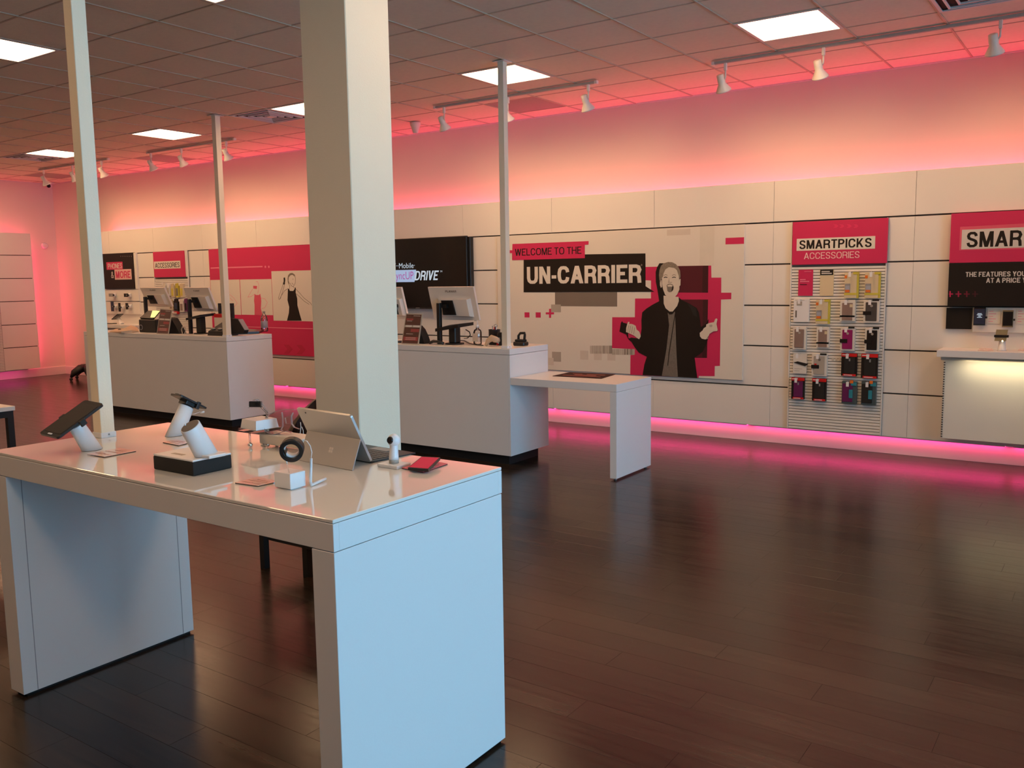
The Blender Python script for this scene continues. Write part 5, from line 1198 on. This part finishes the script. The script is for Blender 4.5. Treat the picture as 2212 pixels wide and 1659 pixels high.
# action camera on clear arm with coiled cable
dd = dep(cc); p0 = at_d(577, 903, dd); p1 = at_d(552, 873, dd)
t = thing('action_camera', 'small black camera floating on a clear arm with coiled cable', 'camera', p0)
build(rslab(MB(), p1, R_, U_, -F_, .022, .011, .02, .003), 'body', M_black, t); build(MB().tube([p1 + R_ * .010 - F_ * .010, p1 + R_ * .010 - F_ * .014], .006, 12), 'lens', M_glossblack, t)
build(rslab(MB(), p1 - U_ * .0125, R_, F_, U_, .026, .012, .002, .003), 'clear_plate', M_clear, t)
build(MB().tube([p0 - Vector((0, 0, .004)), p0 + Vector((0, 0, .02)), at_d(569, 884, dd), at_d(562, 876, dd)], .004, 8), 'clear_arm', M_clear, t)
mb = MB(); path = [at_d(u, v_, dd) for u, v_ in ((548, 865), (553, 862), (559, 866), (565, 873), (571, 881), (576, 889), (578, 897), (575, 903), (571, 908))]; co = []
for k in range(160):
    f = k / 159 * (len(path) - 1); i_ = min(int(f), len(path) - 2); c_ = path[i_].lerp(path[i_ + 1], f - i_); an = k * .9; co.append(c_ + R_ * (.0055 * math.cos(an)) + F_ * (.0055 * math.sin(an)) + U_ * .002 * math.sin(an))
build(mb.tube(co, .0009, 5), 'coiled_cable', mat('clear_coil', (.55, .45, .42), .2), t)
# second module under a clear frame
r2 = [at_z(u, v_, ZT) for u, v_ in ((567, 973), (640, 984), (663, 960), (600, 951))]
cc = sum(r2, Vector()) / 4; dd = dep(cc)
x0m, x1m, y0m, y1m = min(p.x for p in r2) + .045, max(p.x for p in r2) - .02, cc.y - .040, cc.y + .045
t = thing('lower_module', 'low white box behind the watch, under the clear loop stand', 'box', (cc.x, cc.y, ZT))
build(B(x0m, x1m, y0m, y1m, ZT + .012, ZT + .050, bev=.004, seg=2), 'body', mat('cream_plastic', (.72, .64, .54), .3), t)
for dx in (x0m + .012, x1m - .012):
    for dy in (y0m + .012, y1m - .012): build(MB().tube([(dx, dy, ZT), (dx, dy, ZT + .013)], .006, 10), 'foot', M_chrome, t)
t = thing('clear_loop_stand', 'clear bent acrylic loop stand left of the tablet computer', 'stand', (cc.x, cc.y, ZT + .05))
L0 = lambda u, v_, o=0: at_d(u, v_, dd + o)
def loft(pts, hw, th, name):   # a bent clear strip
    mbx = MB()
    for a_, b_ in zip(pts, pts[1:]):
        d_ = (b_ - a_).normalized(); n_ = d_.cross(F_).normalized() * th; s_ = F_ * hw
        mbx.hexa([a_ - s_ - n_, a_ + s_ - n_, b_ + s_ - n_, b_ - s_ - n_, a_ - s_ + n_, a_ + s_ + n_, b_ + s_ + n_, b_ - s_ + n_])
    return build(mbx, name, mat('frosted_acrylic_edge', (.62, .42, .38), .15, trans=.6, ior=1.3), t)
loft([L0(581, 896), L0(596, 889), L0(615, 885), L0(637, 885)], .012, .0012, 'top_band')
loft([L0(609, 890), L0(611, 905), L0(611, 921), L0(607, 928), L0(611, 932)], .01, .0009, 'loop_side'); loft([L0(633, 891), L0(629, 900), L0(630, 915), L0(636, 923), L0(647, 927)], .01, .0009, 'loop_side')
loft([L0(572, 924), L0(577, 933), L0(590, 938), L0(605, 935), L0(619, 931), L0(630, 934)], .012, .0012, 'bottom_band')
loft([L0(616, 902), L0(630, 900), L0(631, 914), L0(618, 915), L0(616, 902)], .008, .0008, 'cradle')
build(MB().tube([L0(649, 912), L0(650, 922), L0(648, 940), L0(648, 952)], .0013, 6).tube([L0(652, 922), L0(655, 930), L0(656, 946)], .0012, 6), 'thin_cable', M_offw, t)
# watch band on rod and block
wq = at_z(628, 1060, ZT); x0w, x1w, y0w, y1w = wq.x - .072, wq.x, wq.y, wq.y + .060
t = thing('watch_display', 'white block with a black smart watch held up on a thin rod', 'watch', ((x0w + x1w) / 2, (y0w + y1w) / 2, ZT))
build(B(x0w, x1w, y0w, y1w, ZT + .003, ZT + .050, bev=.002, seg=2), 'block', M_white, t); build(B(x0w + .01, x1w - .01, y0w + .01, y1w - .01, ZT, ZT + .003), 'block_foot', M_white, t)
rb = at_z(619.5, 1023, ZT + .050); rb.x = min(max(rb.x, x0w + .01), x1w - .01); rb.y = min(max(rb.y, y0w + .01), y1w - .006); dd = dep(rb)
wc = at_d(631, 970, dd)
build(MB().tube([rb, at_d(618.5, 995, dd), at_d(618.5, 985, dd)], .0016, 8), 'rod', M_chrome, t)
# the band: an oval ring tilted in space
rx = 25.5 / FPX * dd; e1 = (R_ * .93 - U_ * .30 + F_ * .2).normalized(); e3 = (F_ * .80 + U_ * .38 - R_ * .45); e3 = (e3 - e1 * e3.dot(e1)).normalized(); e2 = e3.cross(e1)
def band(r, hw, th, k0, k1, name, m, par, off=0, sq=.95):
    mbx = MB(); n = 36; rings = []
    for k in range(n + 1):
        an = 2 * math.pi * (k0 + (k1 - k0) * k / n); d_ = e1 * math.cos(an) + e2 * (sq * math.sin(an)); c_ = wc + e3 * off
        wq_ = hw * (1 + .25 * max(0, math.sin(an)))
        rings.append([mbx.bm.verts.new(c_ + d_ * (r + s_ * th) + e3 * (u_ * wq_)) for s_, u_ in ((0, -1), (1, -1), (1, 1), (0, 1))])
    for a_, b_ in zip(rings, rings[1:]):
        for k in range(4): f = mbx.bm.faces.new((a_[k], a_[(k + 1) % 4], b_[(k + 1) % 4], b_[k])); f.smooth = (k in (1, 3))
    if k1 - k0 < 1: mbx.bm.faces.new(rings[0]); mbx.bm.faces.new(rings[-1])
    return build(mbx, name, m, par)
wt = band(rx * .66, .019, .0115, 0, 1, 'wrist_strap', M_black, t)
band(rx * .575, .012, .003, 0, 1, 'cuff_ring', M_white, t, .002)
hc = wc - e1 * rx * .55 + e2 * rx * .42
build(rslab(MB(), hc, (e1 * .6 + e2 * .8).normalized(), e3, (e1 * -.8 + e2 * .6).normalized(), .021, .019, .011, .005), 'watch_body', M_glossblack, t)
build(MB().tube([wc + e1 * rx * .2 + e2 * rx * .55, wc + e1 * rx * .62 + e2 * rx * .92], [.004, .005], 8), 'white_clip', M_white, t)
# white hook stand with cable
h0 = at_z(671, 1048, ZT + .006); dd = dep(h0); h1 = at_d(672, 990, dd); tip = at_z(703, 1034, ZT + .008)
t = thing('cable_hook', 'white L shaped cable hook standing right of the watch block', 'hook', (h0.x, h0.y, ZT))
build(MB().tube([h1, at_d(671.5, 1015, dd), h0 + Vector((0, 0, .012)), h0 + (tip - h0) * .05 + Vector((0, 0, .0)), h0.lerp(tip, .5), tip], [.0042, .0042, .0046, .005, .0048, .0046], 12), 'bent_tube', M_white, t)
build(MB().tube([h1, at_d(673.5, 977, dd), at_d(670, 963, dd), at_d(663, 953, dd), at_d(655, 950, dd), wc + e1 * rx * .62 + e2 * rx * .92], .0014, 6), 'cable', M_white, t)
# tablet computer with kickstand and keyboard
LA, LB_, LC = Vector((-2.3742, 2.0838, 1.1304)), Vector((-2.0834, 2.0568, 1.1288)), Vector((-2.0767, 2.1398, .9585))
ex = (LB_ - LA).normalized(); ey = (LC - LB_); hgt = ey.length; ey.normalize(); LD = LA + ey * hgt; nn = ex.cross(ey).normalized()
if nn.y > 0: nn = -nn          # towards the camera: the back of the screen
t = thing('tablet_computer', 'silver tablet computer on its kickstand with dark keyboard, seen from behind', 'tablet computer', (LC + LD) / 2)
cn = (LA + LC) / 2
bdy = build(rslab(MB(), cn - nn * .0045, ex, ey, nn, .146, hgt / 2, .009, .007), 'body', M_silver, t)
build(rslab(MB(), cn - nn * .0094, ex, ey, nn, .140, hgt / 2 - .006, .0008, .004), 'screen', M_glossblack, bdy)
build(MB().tube([LA + ex * .045 + ey * .014 + nn * .0, LA + ex * .045 + ey * .014 + nn * .001], .003, 10), 'rear_camera', M_glossblack, bdy)
kf = at_z(761.7, 1017.5, ZT); kh = LB_ + ey * (hgt * .50); kh0 = kh - ex * .287; kfl = kf - ex * .287
kfl.z = ZT; kf.z = ZT + .001
mb = MB(); kn = (kf - kh).cross(ex).normalized() * .0018
mb.hexa([kh0 - kn, kh - kn, kf - kn, kfl - kn, kh0 + kn, kh + kn, kf + kn, kfl + kn]); ks = build(mb, 'kickstand', mat('warm_silver', (.42, .40, .38), .42, metal=.35, var=.02), t)
kc = kh0.lerp(kf, .5) ; ku = (kh - kf).normalized(); off = -nn * 0; fn = ex.cross(ku).normalized(); fn = fn if fn.y < 0 else -fn
mb = MB()
for sx in (-1, 1):
    for sz in (-1, 1):
        rslab(mb, kc + ex * (.012 + sx * .0055) + ku * (sz * .0055) + fn * .0022, ex, ku, fn, .0048, .0048, .0006, .0004)
build(mb, 'four_square_emblem', mat('pale_emblem', (.66, .60, .53), .4), ks)
# keyboard
ka = LC.copy(); kb_ = LD.copy(); ka.z = kb_.z = ZT + .007; fw = Vector((0, 0, 1)).cross(ex).normalized() * .208; fw = fw if fw.y > 0 else -fw
kbq = [kb_ + ex * .0, ka, ka + fw + Vector((0, 0, -.003)), kb_ + fw + Vector((0, 0, -.003))]
kbd = build(MB().slab(kbq, (0, 0, -.0045)), 'keyboard', M_black, t)
mb = MB()
for r_i in range(5):
    for c_i in range(14):
        u0, v0 = .05 + c_i * .0645, .14 + r_i * .115; rs = [lerp4(kbq, u, v_) + Vector((0, 0, .0016)) for u, v_ in ((u0, v0), (u0 + .055, v0), (u0 + .055, v0 + .095), (u0, v0 + .095))]
        mb.slab(rs, (0, 0, -.0014))
build(mb, 'keys', mat('brown_grey_keys', (.085, .065, .052), .45), kbd)['kind'] = 'stuff'
build(MB().slab([lerp4(kbq, u, v_) + Vector((0, 0, .0006)) for u, v_ in ((.34, .76), (.66, .76), (.66, .97), (.34, .97))], (0, 0, -.0005)), 'touchpad', M_grey, kbd)
# 360 camera on base
cb = (at_z(824, 1006, ZT) + at_z(879, 1002, ZT)) / 2; cb.z = ZT
px_ = at_z(851, 1000, ZT + .012); ps_ = Vector((px_.x, px_.y, ZT + .012)); dd = dep(ps_)
t = thing('round_camera', 'white ball topped camera with dark lens on a small white base', 'camera', (ps_.x, ps_.y, ZT))
build(B(ps_.x - .045, ps_.x + .045, ps_.y - .034, ps_.y + .034, ZT, ZT + .012, bev=.003, seg=2), 'base_plate', M_white, t)
bc = at_d(850.5, 951, dd); hz = bc.z - ps_.z
build(MB().tube([ps_, ps_ + Vector((0, 0, .012))], .0165, 24), 'grey_ring', M_g2, t)
build(MB().tube([ps_ + Vector((0, 0, .012)), ps_ + Vector((0, 0, .02)), Vector((bc.x, bc.y, bc.z - .018)), Vector((bc.x, bc.y, bc.z - .006))], [.0165, .0160, .0135, .0145], 24), 'handle', M_white, t)
build(MB().ball(bc, .0215, seg=24), 'head', M_white, t)
vd = (CAM - bc).normalized(); ld = (vd * .75 - R_ * .62).normalized()
build(MB().tube([bc + ld * .017, bc + ld * .0222], [.013, .0105], 20), 'lens', M_glossblack, t)
bq = Vector((bc.x, bc.y, bc.z - .040)); build(MB().tube([bq + ld * .0125, bq + ld * .0158], .0055, 16), 'shutter_button', M_black, t)
build(MB().ball(Vector((bc.x, bc.y, bc.z - .026)) + ld * .0135, .0012, seg=8), 'status_dot', M_redbox, t)
# phone with red screen
PQ = [Vector(p) for p in ((-1.9067, 2.1330, 0), (-1.8350, 2.1520, 0), (-1.8709, 2.2880, 0), (-1.9400, 2.2650, 0))]
pq = [at_z(881, 1010, ZT + .016), at_z(925, 1013.5, ZT + .016), at_z(951, 988, ZT + .026), at_z(911, 986, ZT + .026)]
for p, z_ in zip(pq, (.016, .016, .026, .026)): pass
t = thing('red_screen_phone', 'phone with a glowing red screen tilted on the table at right', 'phone', (sum(pq, Vector()) / 4).xy.to_3d() + Vector((0, 0, ZT + .005)))
nrm = (pq[1] - pq[0]).cross(pq[3] - pq[0]).normalized()
build(MB().slab(pq, nrm * -.009), 'body', M_black, t); cq = sum(pq, Vector()) / 4
build(MB().slab([p.lerp(cq, .09) + nrm * .0006 for p in pq], nrm * -.0006), 'screen', M_scrred, t)
build(MB().hexa([Vector((p.x, p.y, ZT + .0055)).lerp(Vector((cq.x, cq.y, ZT + .0055)), .45) for p in pq] + [p.lerp(cq, .4) - nrm * .0088 for p in pq]), 'riser_puck', M_grey, t)
